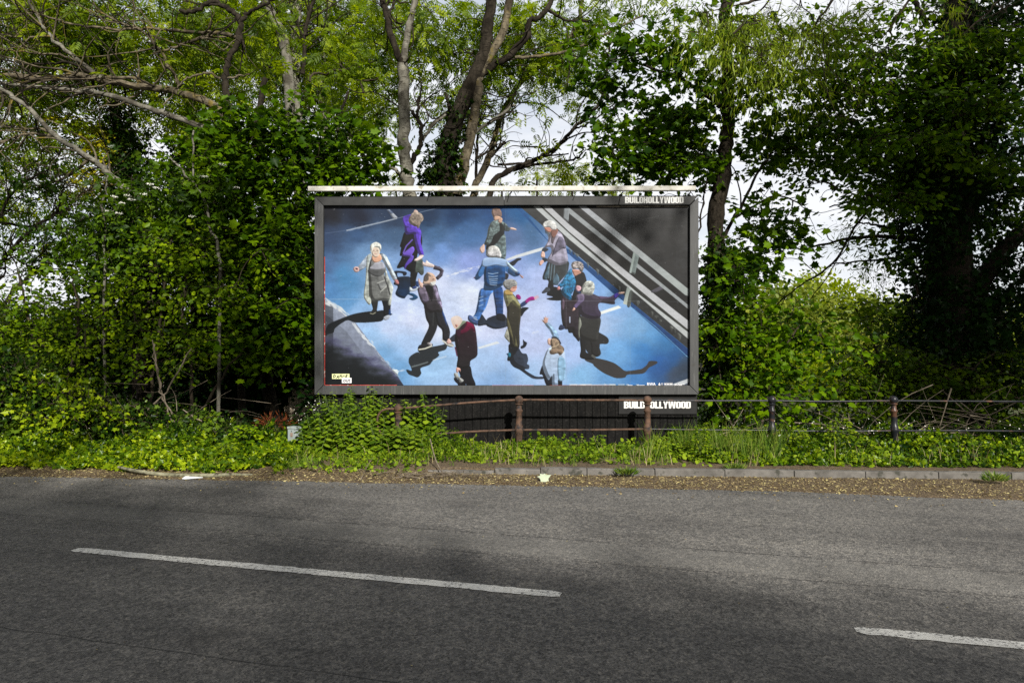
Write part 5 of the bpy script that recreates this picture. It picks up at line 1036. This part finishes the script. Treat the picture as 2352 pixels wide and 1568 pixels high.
tree('ivy_covered_tree', 'huge dark tree smothered in ivy filling the right side', 'tree', (2190, 14),
  [([(2190,1010),(2182,780),(2180,500),(2190,250),(2200,50),(2200,-90)], 110, 60), ([(2190,780),(2270,620),(2352,530),(2470,450)], 46, 30), ([(2182,560),(2050,545),(1950,548),(1850,572)], 14, 4), ([(2200,420),(2300,430),(2420,440)], 20, 10), ([(2180,480),(2080,380),(1980,320)], 14, 5),
   ([(2140,440),(2032,450),(1972,459),(1905,476)], 10, 3), ([(2120,430),(2032,456),(1972,510),(1912,606),(1840,654),(1770,710)], 8, 3), ([(1972,512),(2010,516),(2080,535)], 3, 7), ([(1965,530),(1930,590),(1860,690)], 3, 2), ([(1912,606),(1980,600),(2080,590)], 3, 5), ([(2190,250),(2060,220),(1950,200)], 14, 5), ([(2130,60),(2100,0),(2060,-60)], 14, 10), ([(2200,100),(2280,40),(2352,0)], 14, 8)], 14,
  [dict(name='ivy', blobs=[(2150,420,90,330,3.2),(2190,800,150,180,3.4),(2290,300,100,230,1.4),(2310,660,90,140,1.6),(2250,60,120,120,1.6)], mt='dark', tpl='ivy', size=.12, per=12, L=.4, spread=.7, up=.4, droop=.5, dd=1.6),
   dict(blobs=[(1880,80,150,30,1.8,13.4,1),(1830,165,140,28,1.8,13.2,1),(2010,205,170,26,2.2,13,1),(1930,290,160,26,2.2,13.2,1),(1870,365,130,24,1.8,13.4,1),(2090,330,160,28,2.4,12.8,1),(2250,240,120,30,2.2,12.8,1),(2100,120,170,30,2.2,13,1),(2280,90,100,36,2.0,13,1),(2290,380,90,28,2.0,12.8,1),(2040,455,120,26,2.0,13,1),(2050,30,120,24,1.4,13.4,1),(2050,180,140,50,1.2),(2140,270,160,60,2.0),(1950,350,110,65,1.7),(2070,420,120,60,2.2),(2230,150,110,80,1.6),(2040,560,90,50,1.1),(2300,470,80,80,1.4),(1880,400,60,30,.9),(2000,290,110,50,1.3),(1880,240,90,80,1.2),(1960,130,90,70,1.0),(1820,300,60,60,.7)], mt='sycamore', tpl='oval', size=.125, per=16, L=.7, spread=.6, up=1.1, dd=1.4, tint=(.5,.25)),
   dict(name='leaf_sprays', blobs=[(1960,500,60,50,.14),(1930,570,60,60,.12),(2030,480,60,40,.2),(1990,620,70,40,.25)], mt='ash', tpl='willow', size=.13, per=20, L=.35, spread=.5, dd=1)], seed=63, sub=40, sublen=1.5)
tree('hazel_bush', 'leafy young sycamore bush with large leaves right of the billboard', 'bush', (1720, 12.3),
  [([(1700,1010),(1712,850),(1740,700)], 8, 4), ([(1740,1010),(1780,850),(1840,740)], 7, 4), ([(1690,1010),(1660,900),(1650,800)], 6, 3)], 12.3,
  [dict(blobs=[(1690,650,60,40,1.6),(1690,750,80,80,1.9),(1780,790,100,80,1.7),(1870,760,70,45,1.3),(1830,700,50,22,.8),(1720,890,90,70,1.4),(1840,890,80,55,1.0),(1930,800,60,50,.8)], mt='sycamore', tpl='maple', size=.12, per=13, L=.55, spread=.6, up=.8, dd=1.1, tint=(.55,.28))], seed=64, bark='twig')
tree('dark_shrub', 'dark drooping shrub under the huge ivy-covered tree', 'shrub', (2030, 13.2),
  [([(2040,1010),(2010,800),(1960,700)], 8, 4), ([(2060,1010),(2100,850)], 8, 4), ([(1960,1010),(1930,850),(1880,760)], 6, 3)], 13.2,
  [dict(blobs=[(2020,720,70,45,1.4),(2010,830,90,70,1.3),(2090,880,130,80,2.2),(1940,900,90,70,1.3),(2300,880,110,90,2.0)], mt='ash', tpl='oval', size=.10, per=12, L=.4, spread=.6, dd=1.2, tint=(.15,.15))], seed=65)
for i, (x, y, rx, ry, cv, dd_, sz) in enumerate(((1830,690,85,50,2.6,60,.5),(1925,692,75,48,2.6,70,.5),(1750,712,60,60,2.6,52,.45),(2030,735,90,50,2.6,64,.5),(2260,745,140,50,2.4,66,.5),(2420,740,120,60,2.4,58,.5),(2120,750,90,60,2.4,55,.5),(1875,640,28,20,1.8,80,.5))):
    tree('far_tree', ['pale yellow-green tree far off in the gap right of the billboard', 'rounded olive-green tree far off beside the yellow-green one', 'bright far tree half hidden by the leafy bush', 'far tree showing between the gap and the dark shrub', 'bright far tree glimpsed under the ivy-covered tree', 'far tree at the right edge beyond the railing', 'far tree behind the trunk of the ivy-covered tree', 'small dark treetop rising above the far yellow-green trees'][i], 'tree', (x, dd_),
      [([(x,840,dd_),(x,y,dd_)], 6, 3)], dd_, [dict(blobs=[(x,y,rx,ry,cv),(x,y+ry,rx*1.2,ry,cv)], mt='far' if i not in (1, 7) else 'ash_light', tpl='tuft', size=sz, per=14, L=1.4, spread=.7, dd=6, twigs=False, tint=(.5,.3))], group='far trees seen through the gap', seed=70+i)
for i, (x, y, rx, ry, cv, dd_) in enumerate(((1800,860,160,110,1.9,26),(1960,900,150,90,2.0,28),(2200,900,180,90,1.8,27),(1660,880,80,90,1.6,24),(2380,870,100,90,1.8,26))):
    tree('meadow_bush', ['sunlit yellow-green bush beyond the leafy bush', 'sunlit bush beyond the railing under the gap', 'sunlit bush beyond the trunk of the ivy-covered tree', 'sunlit bush behind the right end of the billboard', 'sunlit bush at the right edge behind the ivy'][i], 'bush', (x, dd_),
      [([(x,900,dd_),(x,y,dd_)], 5, 3)], dd_, [dict(blobs=[(x,y,rx,ry,cv)], mt='ash_light', tpl='tuft', size=.22, per=12, L=.7, spread=.6, dd=3, twigs=False)], group='sunlit bushes beyond the railing', seed=80+i)

rsf = np.random.RandomState(123); n = 26000; x = rsf.uniform(-120, 120, n); y = 78+rsf.rand(n)*14+np.abs(x)*.12; z = rsf.rand(n)**.7*(4.2+1.2*hnoise(x, y, .25, 40))
tag(link('far_hedgerow', leaf_mesh('far_hedgerow', np.stack([x, y, np.maximum(z, 0)], 1), rsf.normal(size=(n, 3)), rsf.normal(size=(n, 3))+np.array((0, -.6, .6)), .5+.7*rsf.rand(n), 'tuft', rsf.rand(n)), M['hazel']), 'low hedgerow closing off the fields far behind the trees', 'hedgerow', kind='stuff')

# ============================================================ plants along the verge
rs = np.random.RandomState(77)
def cover(name, label, x0, x1, n, front, back, height, mt, tpl, size, tint, cat='ground cover', upn=.8, patch=-9):
    x = x0+(x1-x0)*rs.rand(n); f = front(x); b_ = back(x); u = rs.rand(n)**.8; y = f+(b_-f)*u
    lump = .55+.75*hnoise(x, y, 3.2, 9)+.45*hnoise(x, y, 9, 10)
    h = height(x, u)*np.clip(lump, .15, 1.3); z = verge_h(x, y)+.01+h*(rs.rand(n)**.45)
    pos = np.stack([x, y, z], 1)
    k = (hnoise(x, y, 2.6, 31)+.5*hnoise(x, y, 8, 32)+u*1.3 > patch); pos = pos[k]
    n = len(pos); ax = rs.normal(size=(n, 3))+np.array((0, -.5, -.15)); nr = rs.normal(size=(n, 3))*.55+np.array((0, -.45, upn))
    me = leaf_mesh(name, pos, ax, nr, size*(.5+.8*rs.rand(n)), tpl, np.clip(tint[0]+tint[1]*rs.normal(size=n)+(hnoise(pos[:,0], pos[:,1], 2.2, 12)*.28), 0, 1))
    o_ = link(name, me, M[mt]); tag(o_, label, cat, kind='stuff'); return o_
fr = lambda x: np.where(x > -1.2, kerb_line(x)+.40+.08*hnoise(x, x*0, 3, 5), road_edge(x)+.30+.10*hnoise(x, x*0, 3, 6))
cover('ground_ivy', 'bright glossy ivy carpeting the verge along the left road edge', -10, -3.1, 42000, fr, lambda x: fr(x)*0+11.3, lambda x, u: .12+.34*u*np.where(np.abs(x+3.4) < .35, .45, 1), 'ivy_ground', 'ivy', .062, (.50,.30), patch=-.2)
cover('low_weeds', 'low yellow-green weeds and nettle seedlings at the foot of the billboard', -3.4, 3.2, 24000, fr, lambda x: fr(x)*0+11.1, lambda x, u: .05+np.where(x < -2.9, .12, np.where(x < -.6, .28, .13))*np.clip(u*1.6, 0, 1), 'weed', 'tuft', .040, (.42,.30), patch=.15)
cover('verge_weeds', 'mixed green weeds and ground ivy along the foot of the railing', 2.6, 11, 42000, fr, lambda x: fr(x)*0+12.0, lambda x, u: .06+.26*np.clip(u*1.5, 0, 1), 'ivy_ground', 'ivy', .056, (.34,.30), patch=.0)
cover('broad_leaved_weeds', 'scattered broad soft leaves in the verge planting', -3.2, 10.5, 5200, fr, lambda x: fr(x)*0+11.2, lambda x, u: np.where(np.abs(x+3.3) < .4, .04, .10)+.16*u, 'nettle', 'oval', .075, (.6,.25), upn=.9)
def grass(name, label, x0, x1, y0, y1, n, h0, h1, mt='grass', wd=.0045):
    x = x0+(x1-x0)*rs.rand(n); y = y0+(y1-y0)*rs.rand(n); k = hnoise(x, y, 4, 14) > .02; x, y = x[k], y[k]; n = len(x)
    z = verge_h(x, y); h = h0+(h1-h0)*rs.rand(n)**1.5; a = rs.rand(n)*6.28; ln = h*(.15+.5*rs.rand(n)); dx, dy = np.cos(a)*ln, np.sin(a)*ln; w = wd*(.7+.6*rs.rand(n)); b = rs.rand(n)*3.14
    wx, wy = np.cos(b)*w, np.sin(b)*w*.6
    V = np.stack([np.stack([x-wx,y-wy,z],1), np.stack([x+wx,y+wy,z],1), np.stack([x+dx*.4+wx*.8,y+dy*.4+wy*.8,z+h*.6],1), np.stack([x+dx*.4-wx*.8,y+dy*.4-wy*.8,z+h*.6],1), np.stack([x+dx,y+dy,z+h],1)], 1)
    F = (np.arange(n)[:, None, None]*5+np.array([(0,1,2),(0,2,3),(3,2,4)])[None]).reshape(-1, 3)
    tag(link(name, fast(name, V.reshape(-1, 3), F, tint=np.repeat(np.clip(.5+.25*rs.normal(size=n), 0, 1), 5)), M[mt]), label, 'grass', kind='stuff')
grass('tall_grass', 'tall grass stems standing right of the billboard by the railing', 1.9, 4.3, 9.8, 10.9, 2600, .15, .56)
grass('verge_grass', 'short grass tufts edging the verge', -3.2, 10, 9.45, 10.8, 3600, .05, .22)
grass('dry_grass', 'dead straw-coloured stems among the verge weeds', -3.0, 10, 9.4, 11.2, 1500, .06, .34, 'straw', .003)
grass('edge_grass', 'sparse grass tufts along the left verge', -4.2, -2.0, 9.35, 9.8, 1500, .05, .15)
# garlic mustard: small white flowers dotted over the right verge
n = 200; x = np.concatenate([rs.uniform(3.4, 8.8, 130), rs.uniform(-3.3, -2.9, 45), rs.uniform(-7, -4, 25)]); y = rs.uniform(10.3, 11.6, n); z = verge_h(x, y)+rs.uniform(.2, .5, n)+np.where(np.abs(x+3.1) < .3, .22, 0)
tag(link('white_flowers', leaf_mesh('white_flowers', np.stack([x, y, z], 1), rs.normal(size=(n, 3)), rs.normal(size=(n, 3))*.4+np.array((0, -1, 1)), rs.uniform(.012, .024, n), 'tuft', np.full(n, .5)), M['white_flower']), 'tiny white wildflowers dotted over the verge weeds', 'flowers', kind='stuff')

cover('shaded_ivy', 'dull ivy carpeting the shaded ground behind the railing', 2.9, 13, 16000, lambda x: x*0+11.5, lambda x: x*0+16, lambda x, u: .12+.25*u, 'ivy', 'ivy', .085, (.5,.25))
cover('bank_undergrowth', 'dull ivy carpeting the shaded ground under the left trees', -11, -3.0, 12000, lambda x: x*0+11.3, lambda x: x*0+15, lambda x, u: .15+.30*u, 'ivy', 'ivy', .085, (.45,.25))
# single weeds that stand out of the planting
def weed(px, d_, h, rx, n, mt, tpl, size, label, seed, up=.7):
    r = np.random.RandomState(seed); x0 = GX(px, d_); root = empty('weed_clump', (x0, d_, float(verge_h(np.array(x0), np.array(d_))))); tag(root, label, 'weed')
    q = r.rand(n)**.7; a = r.rand(n)*6.28; rad = rx*np.sqrt(r.rand(n))*(1.05-.6*q); p_ = np.stack([rad*np.cos(a), rad*np.sin(a)*.7, q*h], 1)
    ax = np.stack([np.cos(a), np.sin(a)*.8-.3, -.35+.5*r.rand(n)], 1); nr = np.stack([np.cos(a)*.4, np.sin(a)*.4-.5, np.full(n, up)], 1)+r.normal(size=(n, 3))*.25
    link('leaves', leaf_mesh('leaves', p_, ax, nr, size*(.5+.8*r.rand(n))*(1.1-.5*q), tpl, np.clip(.55+.28*r.normal(size=n), 0, 1)), M[mt], root, False)
    s_ = MB()
    for k in range(7): b = r.rand()*6.28; s_.tube([(0, 0, 0), (math.cos(b)*rx*.25, math.sin(b)*rx*.2, h*.5), (math.cos(b)*rx*.5, math.sin(b)*rx*.35, h*.95)], [.004, .003, .0015], 5)
    s_.build('stems', M['nettle_stem'], root, world_coords=False)
M['nettle_stem'] = surf('nettle_stem', (.06,.11,.03), (.12,.17,.05))
for a_ in ((1215,10.5,.20,.22,150,'weed','oval',.07,'low round-leaved weed beside the middle rusty post',1), (1265,10.3,.16,.30,170,'weed','oval',.055,'wide low weed just right of the middle rusty post',2), (1375,10.5,.30,.16,130,'nettle','oval',.07,'upright weed halfway between the two rusty posts under the poster',3),
           (1110,10.3,.20,.34,200,'weed','tuft',.05,'sprawling reddish-green weed right of the nettles',4), (1440,10.3,.18,.26,150,'nettle','ivy',.06,'low mallow-like weed left of the rusty post by the sign plate',5), (1560,10.2,.22,.24,170,'nettle','ivy',.07,'blue-green mallow-like weed under the sign plate',6),
           (1610,9.95,.50,.17,260,'weed','oval',.06,'tall bright leafy weed below the right corner of the billboard',7), (1700,10.4,.46,.24,220,'weed','willow',.13,'grassy-leaved weed left of the first black post',8), (1835,10.4,.42,.22,200,'weed','oval',.06,'bright weed right of the first black post',9),
           (1930,10.6,.55,.30,320,'weed','oval',.06,'tallest leafy weed between the two black posts',10), (1990,10.2,.26,.24,160,'ivy_ground','ivy',.07,'ivy-leaved weed left of the leaning black post',11), (2130,10.4,.26,.30,200,'ivy_ground','ivy',.08,'glossy weed right of the leaning black post',12), (2250,10.3,.22,.34,200,'ivy_ground','ivy',.075,'glossy low weed near the right edge of the verge',13),
           (1655,9.75,.16,.16,90,'nettle','ivy',.055,'small grey-green weed at the verge edge below the billboard corner',14), (520,9.75,.28,.2,150,'weed','willow',.14,'tuft of long grassy leaves standing in the bright ivy',15), (560,10.3,.42,.35,260,'hazel','oval',.08,'leafy bramble-like weed in front of the dark hollow',16)):
    weed(*a_)

# nettles: three built, the rest copies of them, each a thing of its own
def make_nettle(h, seed, label):
    r = np.random.RandomState(seed); root = empty('nettle', (0, 0, 0)); tag(root, label, 'nettle', 'nettles growing up in front of the billboard')
    ns = 3; st_ = MB(); pos = []; ax = []; nr = []; sz = []
    for s_ in range(ns):
        a = r.rand()*6.28; l = h*(.75+.3*r.rand()); top = np.array((math.cos(a)*l*.16, math.sin(a)*l*.16, l)); b0 = np.array((r.randn()*.03, r.randn()*.03, 0))
        P_ = np.array([b0+(top-b0)*q+np.array((math.sin(q*5+s_)*.01, 0, 0)) for q in np.linspace(0, 1, 6)]); st_.tube(P_, np.linspace(.005, .002, 6), 5)
        z_ = .05; k = 0
        while z_ < l:
            q = z_/l; c = b0+(top-b0)*q; L_ = .125*(1-.66*q**2.0)*(.8+.4*r.rand())
            for sg in (0, math.pi):
                an = k*math.pi/2+sg+r.randn()*.3+a; d_ = np.array((math.cos(an), math.sin(an), -.75+.45*q))
                pos.append(c+d_*.02); ax.append(d_); nr.append(np.array((math.cos(an)*.75, math.sin(an)*.75, .8))+r.randn(3)*.22); sz.append(L_)
            k += 1; z_ += .062*(1-.45*q)
    o_ = st_.build('stem', M['nettle_stem'], root, world_coords=False)
    me = leaf_mesh('leaves', np.array(pos), np.array(ax), np.array(nr), np.array(sz), 'oval', np.clip(.5+.25*r.randn(len(pos)), 0, 1)); link('leaves', me, M['nettle'], root, False)
    return root
M['nettle_stem'] = surf('nettle_stem', (.06,.11,.03), (.12,.17,.05))
protos = [make_nettle(h, i+3, 'nettle') for i, h in enumerate((1.0, .8, .6))]
def copy_thing(o_):
    c = o_.copy(); col.objects.link(c)
    for ch in list(o_.children):
        k = ch.copy(); col.objects.link(k); k.parent = c
    return c
spots = [(700,10.5,.55),(722,10.4,.66),(735,10.3,.82),(758,10.6,.95),(775,10.2,.74),(788,10.1,.7),(812,10.2,.78),(770,10.5,.92),(838,10.3,.6),(890,10.2,.5),(930,10.15,.46),(790,10.75,1.0),(806,10.4,.84),(823,10.8,.92),(835,10.1,.70),(781,11.1,1.04),(866,11.15,1.02),(822,11.15,.94),(852,11.0,.86),(862,10.85,.98),(878,10.35,.66),(893,10.65,.74),(905,10.2,.46),(922,10.7,.92),
         (938,10.5,.78),(950,10.8,.90),(965,10.3,.62),(980,10.75,.96),(992,10.5,.72),(1004,10.85,.80),(1018,10.5,.42),(716,10.5,.50),(745,10.05,.48),(800,9.98,.46),(868,10.0,.48),(915,10.02,.46),(770,10.85,.86),(845,10.9,.9),(960,10.05,.42),(705,10.25,.42)]
used = set(); made = []
for i, (px, d_, h) in enumerate(spots):
    if px > 850 and h > .6: d_ = max(d_, 11.05)
    k = 0 if h > .85 else 1 if h > .6 else 2
    o_ = protos[k] if k not in used else copy_thing(protos[k]); used.add(k)
    x = GX(px, d_); o_.location = (x, d_, float(verge_h(np.array(x), np.array(d_)))-.01); s_ = h/(1.0, .8, .6)[k]; o_.scale = (1.25, 1.25, s_); o_.rotation_euler = (0, 0, i*1.9); made.append((px, k, o_))
ORD = 'leftmost|second|third|fourth|fifth|sixth|seventh|eighth|ninth|tenth|eleventh|twelfth|thirteenth|fourteenth|fifteenth|sixteenth|seventeenth|eighteenth|nineteenth|twentieth'.split('|')
for k, nm in enumerate(('tall', 'medium height', 'short')):
    for j, (px, _, o_) in enumerate(sorted((m_ for m_ in made if m_[1] == k), key=lambda m_: m_[0])):
        o_['label'] = f'{ORD[j]} of the {nm} nettles before the billboard' if j == 0 else f'{ORD[j]} from the left of the {nm} nettles before the billboard'

# ============================================================ litter, sticks, brushwood
n = 30000; x = rs.uniform(-9, 9.5, n); e = road_edge(x); kk_ = np.where(x > -1, kerb_line(x)-.01, e+.55); y = e-.05+(kk_-e+.1)*rs.rand(n)**.9; y += np.where(rs.rand(n) < .12, -rs.rand(n)**2*.7, 0)
z = np.maximum(verge_h(x, y), 0)+.004+.008*rs.rand(n)
M['flakes'] = leafmat('dry_leaf_flake', (.10,.065,.03), (.32,.25,.13), (.55,.48,.22), trans=.1, gloss=.02, clump=9)
tag(link('leaf_litter', leaf_mesh('leaf_litter', np.stack([x, y, z], 1), rs.normal(size=(n, 3))*np.array((1, 1, .1)), rs.normal(size=(n, 3))*.3+np.array((0, 0, 1)), .009+.034*rs.rand(n)**3, 'tuft', np.clip(rs.rand(n), 0, 1)), M['flakes']), 'dry leaf fragments and seed husks along the road edge', 'leaf litter', kind='stuff')
n = 900; x = rs.uniform(-9, 9.5, n); y = rs.uniform(3, 9, n); k = y < road_edge(x)-.1; x, y = x[k], y[k]; n = len(x)
tag(link('road_flecks', leaf_mesh('road_flecks', np.stack([x, y, np.full(n, .006)], 1), rs.normal(size=(n, 3))*np.array((1, 1, 0)), np.array([(0, 0, 1.)]*n), .004+.014*rs.rand(n)**3, 'tuft', rs.rand(n)), M['flakes']), 'tiny pale seed husks scattered over the road', 'litter', kind='stuff')
s = MB(); P_ = curve_pts([(-5.35,9.28,.10),(-5.05,9.16,.07),(-4.6,9.06,.035),(-4.1,9.02,.03),(-3.75,9.05,.035),(-3.45,9.08,.03)], 5); s.tube(P_, np.interp(np.linspace(0, 1, len(P_)), [0, .3, .7, 1], [.018,.026,.028,.014]), 8)
tag(s.build('fallen_branch', surf('lichened_dead_wood', (.10,.10,.06), (.30,.29,.20), 14, .9, c3=(.05,.045,.03), s3=12), smooth=True), 'long lichen-covered fallen branch lying on the left road edge', 'branch')
s = MB(); P_ = curve_pts([GX(985, 9.6)*np.array((1,0,0))+np.array((0,9.75,.42)), (GX(1000,9.3),9.35,.18), (GX(1020,9.05),9.05,.03)], 5); s.tube(P_, .008, 6)
tag(s.build('stick', M['dry_twig'], smooth=True), 'thin pale stick leaning out of the nettles on to the kerb', 'stick')
def sticks(name, label, cat, cx, cy, cz, sx_, sy_, sz_, n, l, r0, mt='dry_twig', lo=.02):
    c = np.array((cx, cy, cz))+rs.normal(size=(n, 3))*np.array((sx_, sy_, sz_))*.5; c[:, 2] = np.maximum(c[:, 2], lo); d_ = unit(rs.normal(size=(n, 3))*np.array((1, .5, .38))); L_ = l*(.35+rs.rand(n, 1))
    P0, P1 = c-d_*L_*.5, c+d_*L_*.5; P0[:, 2] = np.maximum(P0[:, 2], lo); P1[:, 2] = np.maximum(P1[:, 2], lo)
    V, F = batch_twigs(P0, P1, r0*(.25+1.6*rs.rand(n)**2.5), r0*(.2+.2*rs.rand(n)), rs, 4, 5, .12)
    o_ = link(name, fast(name, V, F, smooth=True), M[mt]); tag(o_, label, cat); return o_
sticks('brushwood_pile', 'heap of dead grey brushwood behind the railing at the right', 'brushwood', GX(2200, 11.9), 11.9, .34, 2.4, .8, .28, 80, 1.2, .010)
sticks('brushwood_pile', 'loose bare twigs lying behind the railing below the leafy bush', 'brushwood', GX(1850, 11.7), 11.7, .25, 2.2, .5, .15, 30, 1.3, .008)
sticks('twig_heap', 'small heap of dry twigs where the kerb begins', 'twigs', GX(975, 8.95), 8.98, .03, .75, .14, .03, 60, .42, .005)
sticks('twig_heap', 'tangle of dead stems in the ivy bank at the left', 'twigs', GX(420, 11.0), 10.95, .80, 1.6, .4, .7, 24, .9, .005)
# pale upturned sycamore leaf by the kerb
me = leaf_mesh('fallen_leaf', np.array([(GX(1240, 8.72), 8.72, .045)]), np.array([(.9, .3, .25)]), np.array([(.1, -.75, .75)]), np.array([.16]), 'maple', np.array([.5]))
M['pale_leaf'] = surf('pale_leaf_underside', (.30,.36,.25), (.46,.52,.38)); tag(link('fallen_leaf', me, M['pale_leaf']), 'single pale upturned sycamore leaf lying by the kerb', 'leaf')
M['paper'] = surf('white_litter', (.62,.66,.68), (.78,.80,.82), rough=.5)
s = MB(); Xo = GX(440, 8.98); s.add([(Xo-.09,8.90,.012),(Xo-.04,8.86,.014),(Xo+.17,8.93,.02),(Xo+.16,8.95,.024),(Xo-.01,8.94,.035),(Xo-.06,8.93,.038)], [(0,1,4,5),(1,2,3,4)]); o_ = s.build('plastic_scrap', M['paper']); o_.modifiers.new('thick', 'SOLIDIFY').thickness = .003
tag(o_, 'torn white plastic scrap on the left road edge', 'litter')
M['red_can'] = surf('red_wrapper', (.45,.02,.02), (.62,.06,.05), rough=.4)
s = MB(); Xo = GX(882, 9.35); s.tube([(Xo-.04, 9.34, .03), (Xo-.015, 9.34, .034), (Xo+.02, 9.35, .03), (Xo+.045, 9.36, .028)], [.012,.022,.020,.008], 7); tag(s.build('sweet_wrapper', M['red_can']), 'crumpled red wrapper at the foot of the nettles', 'litter')
# moss and grass tufts against the kerb
for i, (px, d_, lab) in enumerate(((1440, 8.98, 'grass tuft growing over the kerb in the middle'), (2285, 8.55, 'grass tuft growing over the kerb at the right edge'), (1690, 9.25, 'round soft-leaved weed behind the kerb'))):
    n = 200; a = rs.rand(n)*6.28; q = rs.rand(n)*.13; p = np.stack([GX(px, d_)+q*np.cos(a), d_+q*np.sin(a)*.5, .04+.05*rs.rand(n)], 1)
    me = leaf_mesh('kerb_tuft', p, np.stack([np.cos(a), np.sin(a)*.5, .5+rs.rand(n)*.8], 1), rs.normal(size=(n, 3))+np.array((0, 0, .6)), rs.uniform(.05, .12, n), 'willow', rs.rand(n)); tag(link('grass_tuft', me, M['grass']), lab, 'grass tuft')

# ============================================================ unseen trees on the camera's side, their crowns placed to throw the dappled shade
S_ = np.array(SUN_TO)
def shade(name, label, targets, seed, mt='ash', tpl='oval', size=.13, per=12, cat='tree', base=None):
    """targets: (point the shade should reach, height of the crown there, radius, number of leaf clusters)"""
    r = np.random.RandomState(seed); cs = []; cc = []
    for (tx, ty, tz), hz, rad, nn in targets:
        c = np.array((tx, ty, tz))+S_*((hz-tz)/S_[2]); q = unit(r.normal(size=(nn, 3)))*(r.rand(nn, 1)**.45)*np.array((rad, rad, rad*.7)); cs.append(c+q); cc.append(np.repeat(c[None], nn, 0))
    c = np.concatenate(cs); cc_ = np.concatenate(cc); m_ = len(c); mean = c.mean(0); bx0 = (mean[0], min(mean[1], -4.5)-.5, 0) if base is None else base
    root = empty(name, bx0); tag(root, label, cat)
    P_ = curve_pts([np.array(bx0)+np.array((0, 0, -.2)), np.array(bx0)*.7+mean*.3*np.array((1, 1, .8)), mean], 6); s = MB(); s.tube(P_, np.linspace(.32, .05, len(P_)), 10); s.build('trunk', M['bark_dark'], root, smooth=True)
    a, b_, r0, r1 = grow_twigs(P_[4:], None, c, r, .006, .035); V, F = batch_twigs(a, b_, r0, r1, r); link('branches', fast('branches', V, F, smooth=True), M['bark_dark'], root)
    dirs = unit(unit(c-cc_)+r.normal(size=(m_, 3))*.7); t_ = r.rand(m_, per, 1); sd = unit(r.normal(size=(m_, per, 3)))
    pos = c[:, None]+dirs[:, None]*(t_-.3)*.9+sd*.42*r.rand(m_, per, 1)
    me = leaf_mesh('crown', pos.reshape(-1, 3), (dirs[:, None]*.5+sd).reshape(-1, 3), (r.normal(size=(m_*per, 3))*.8+np.array((0, -.1, .8))), size*(.7+.7*r.rand(m_*per)), tpl, np.clip(.4+.2*r.randn(m_*per), 0, 1)); link('crown', me, M[mt], root)
    return root
shade('shade_tree', 'tall tree behind the viewer that shades the near lane', [((-4.8,3.4,0),27,2.3,170),((-1.4,2.9,0),28,2.2,190),((1.6,2.1,0),28,2.0,170),((4.4,1.7,0),28,1.6,100),((-3.9,5.6,0),28,1.4,60),((-7,5.8,0),28,1.8,60)], 91, base=(4, -44, 0), size=.26)
shade('shade_tree', 'tree behind the viewer that mottles the far lane at the left', [((-6.8,8.0,0),28,1.2,30),((-3.2,7.0,0),28,1.1,16),((-5.2,6.8,0),28,.9,16)], 92, base=(2, -47, 0), size=.26)
shade('shade_tree', 'very tall unseen tree added behind the viewer to shade the right bank', [((7.0,14,3.6),24,2.2,150),((9.5,14,3.2),24,2.6,240),((5.0,13.5,5.2),23,1.3,50),((9,13,1.8),21,2.2,150),((9.2,14,7.6),26,1.6,50)], 93, base=(14, -26, 0), size=.24)
shade('shade_tree', 'broken unseen crown added behind the viewer to dapple the left bank', [((-7,12,1.5),16,1.2,30),((-5,12.5,3.4),18,1.0,22),((-8.5,13,4),18,1.1,22),((-5.8,12,.9),16,.8,14),((-1.5,14,6),22,1.3,20),((2.1,11.4,3.9),18,.8,7),((-4.5,12.1,1.3),19,.7,36)], 94, base=(-9, -22, 0), size=.2)
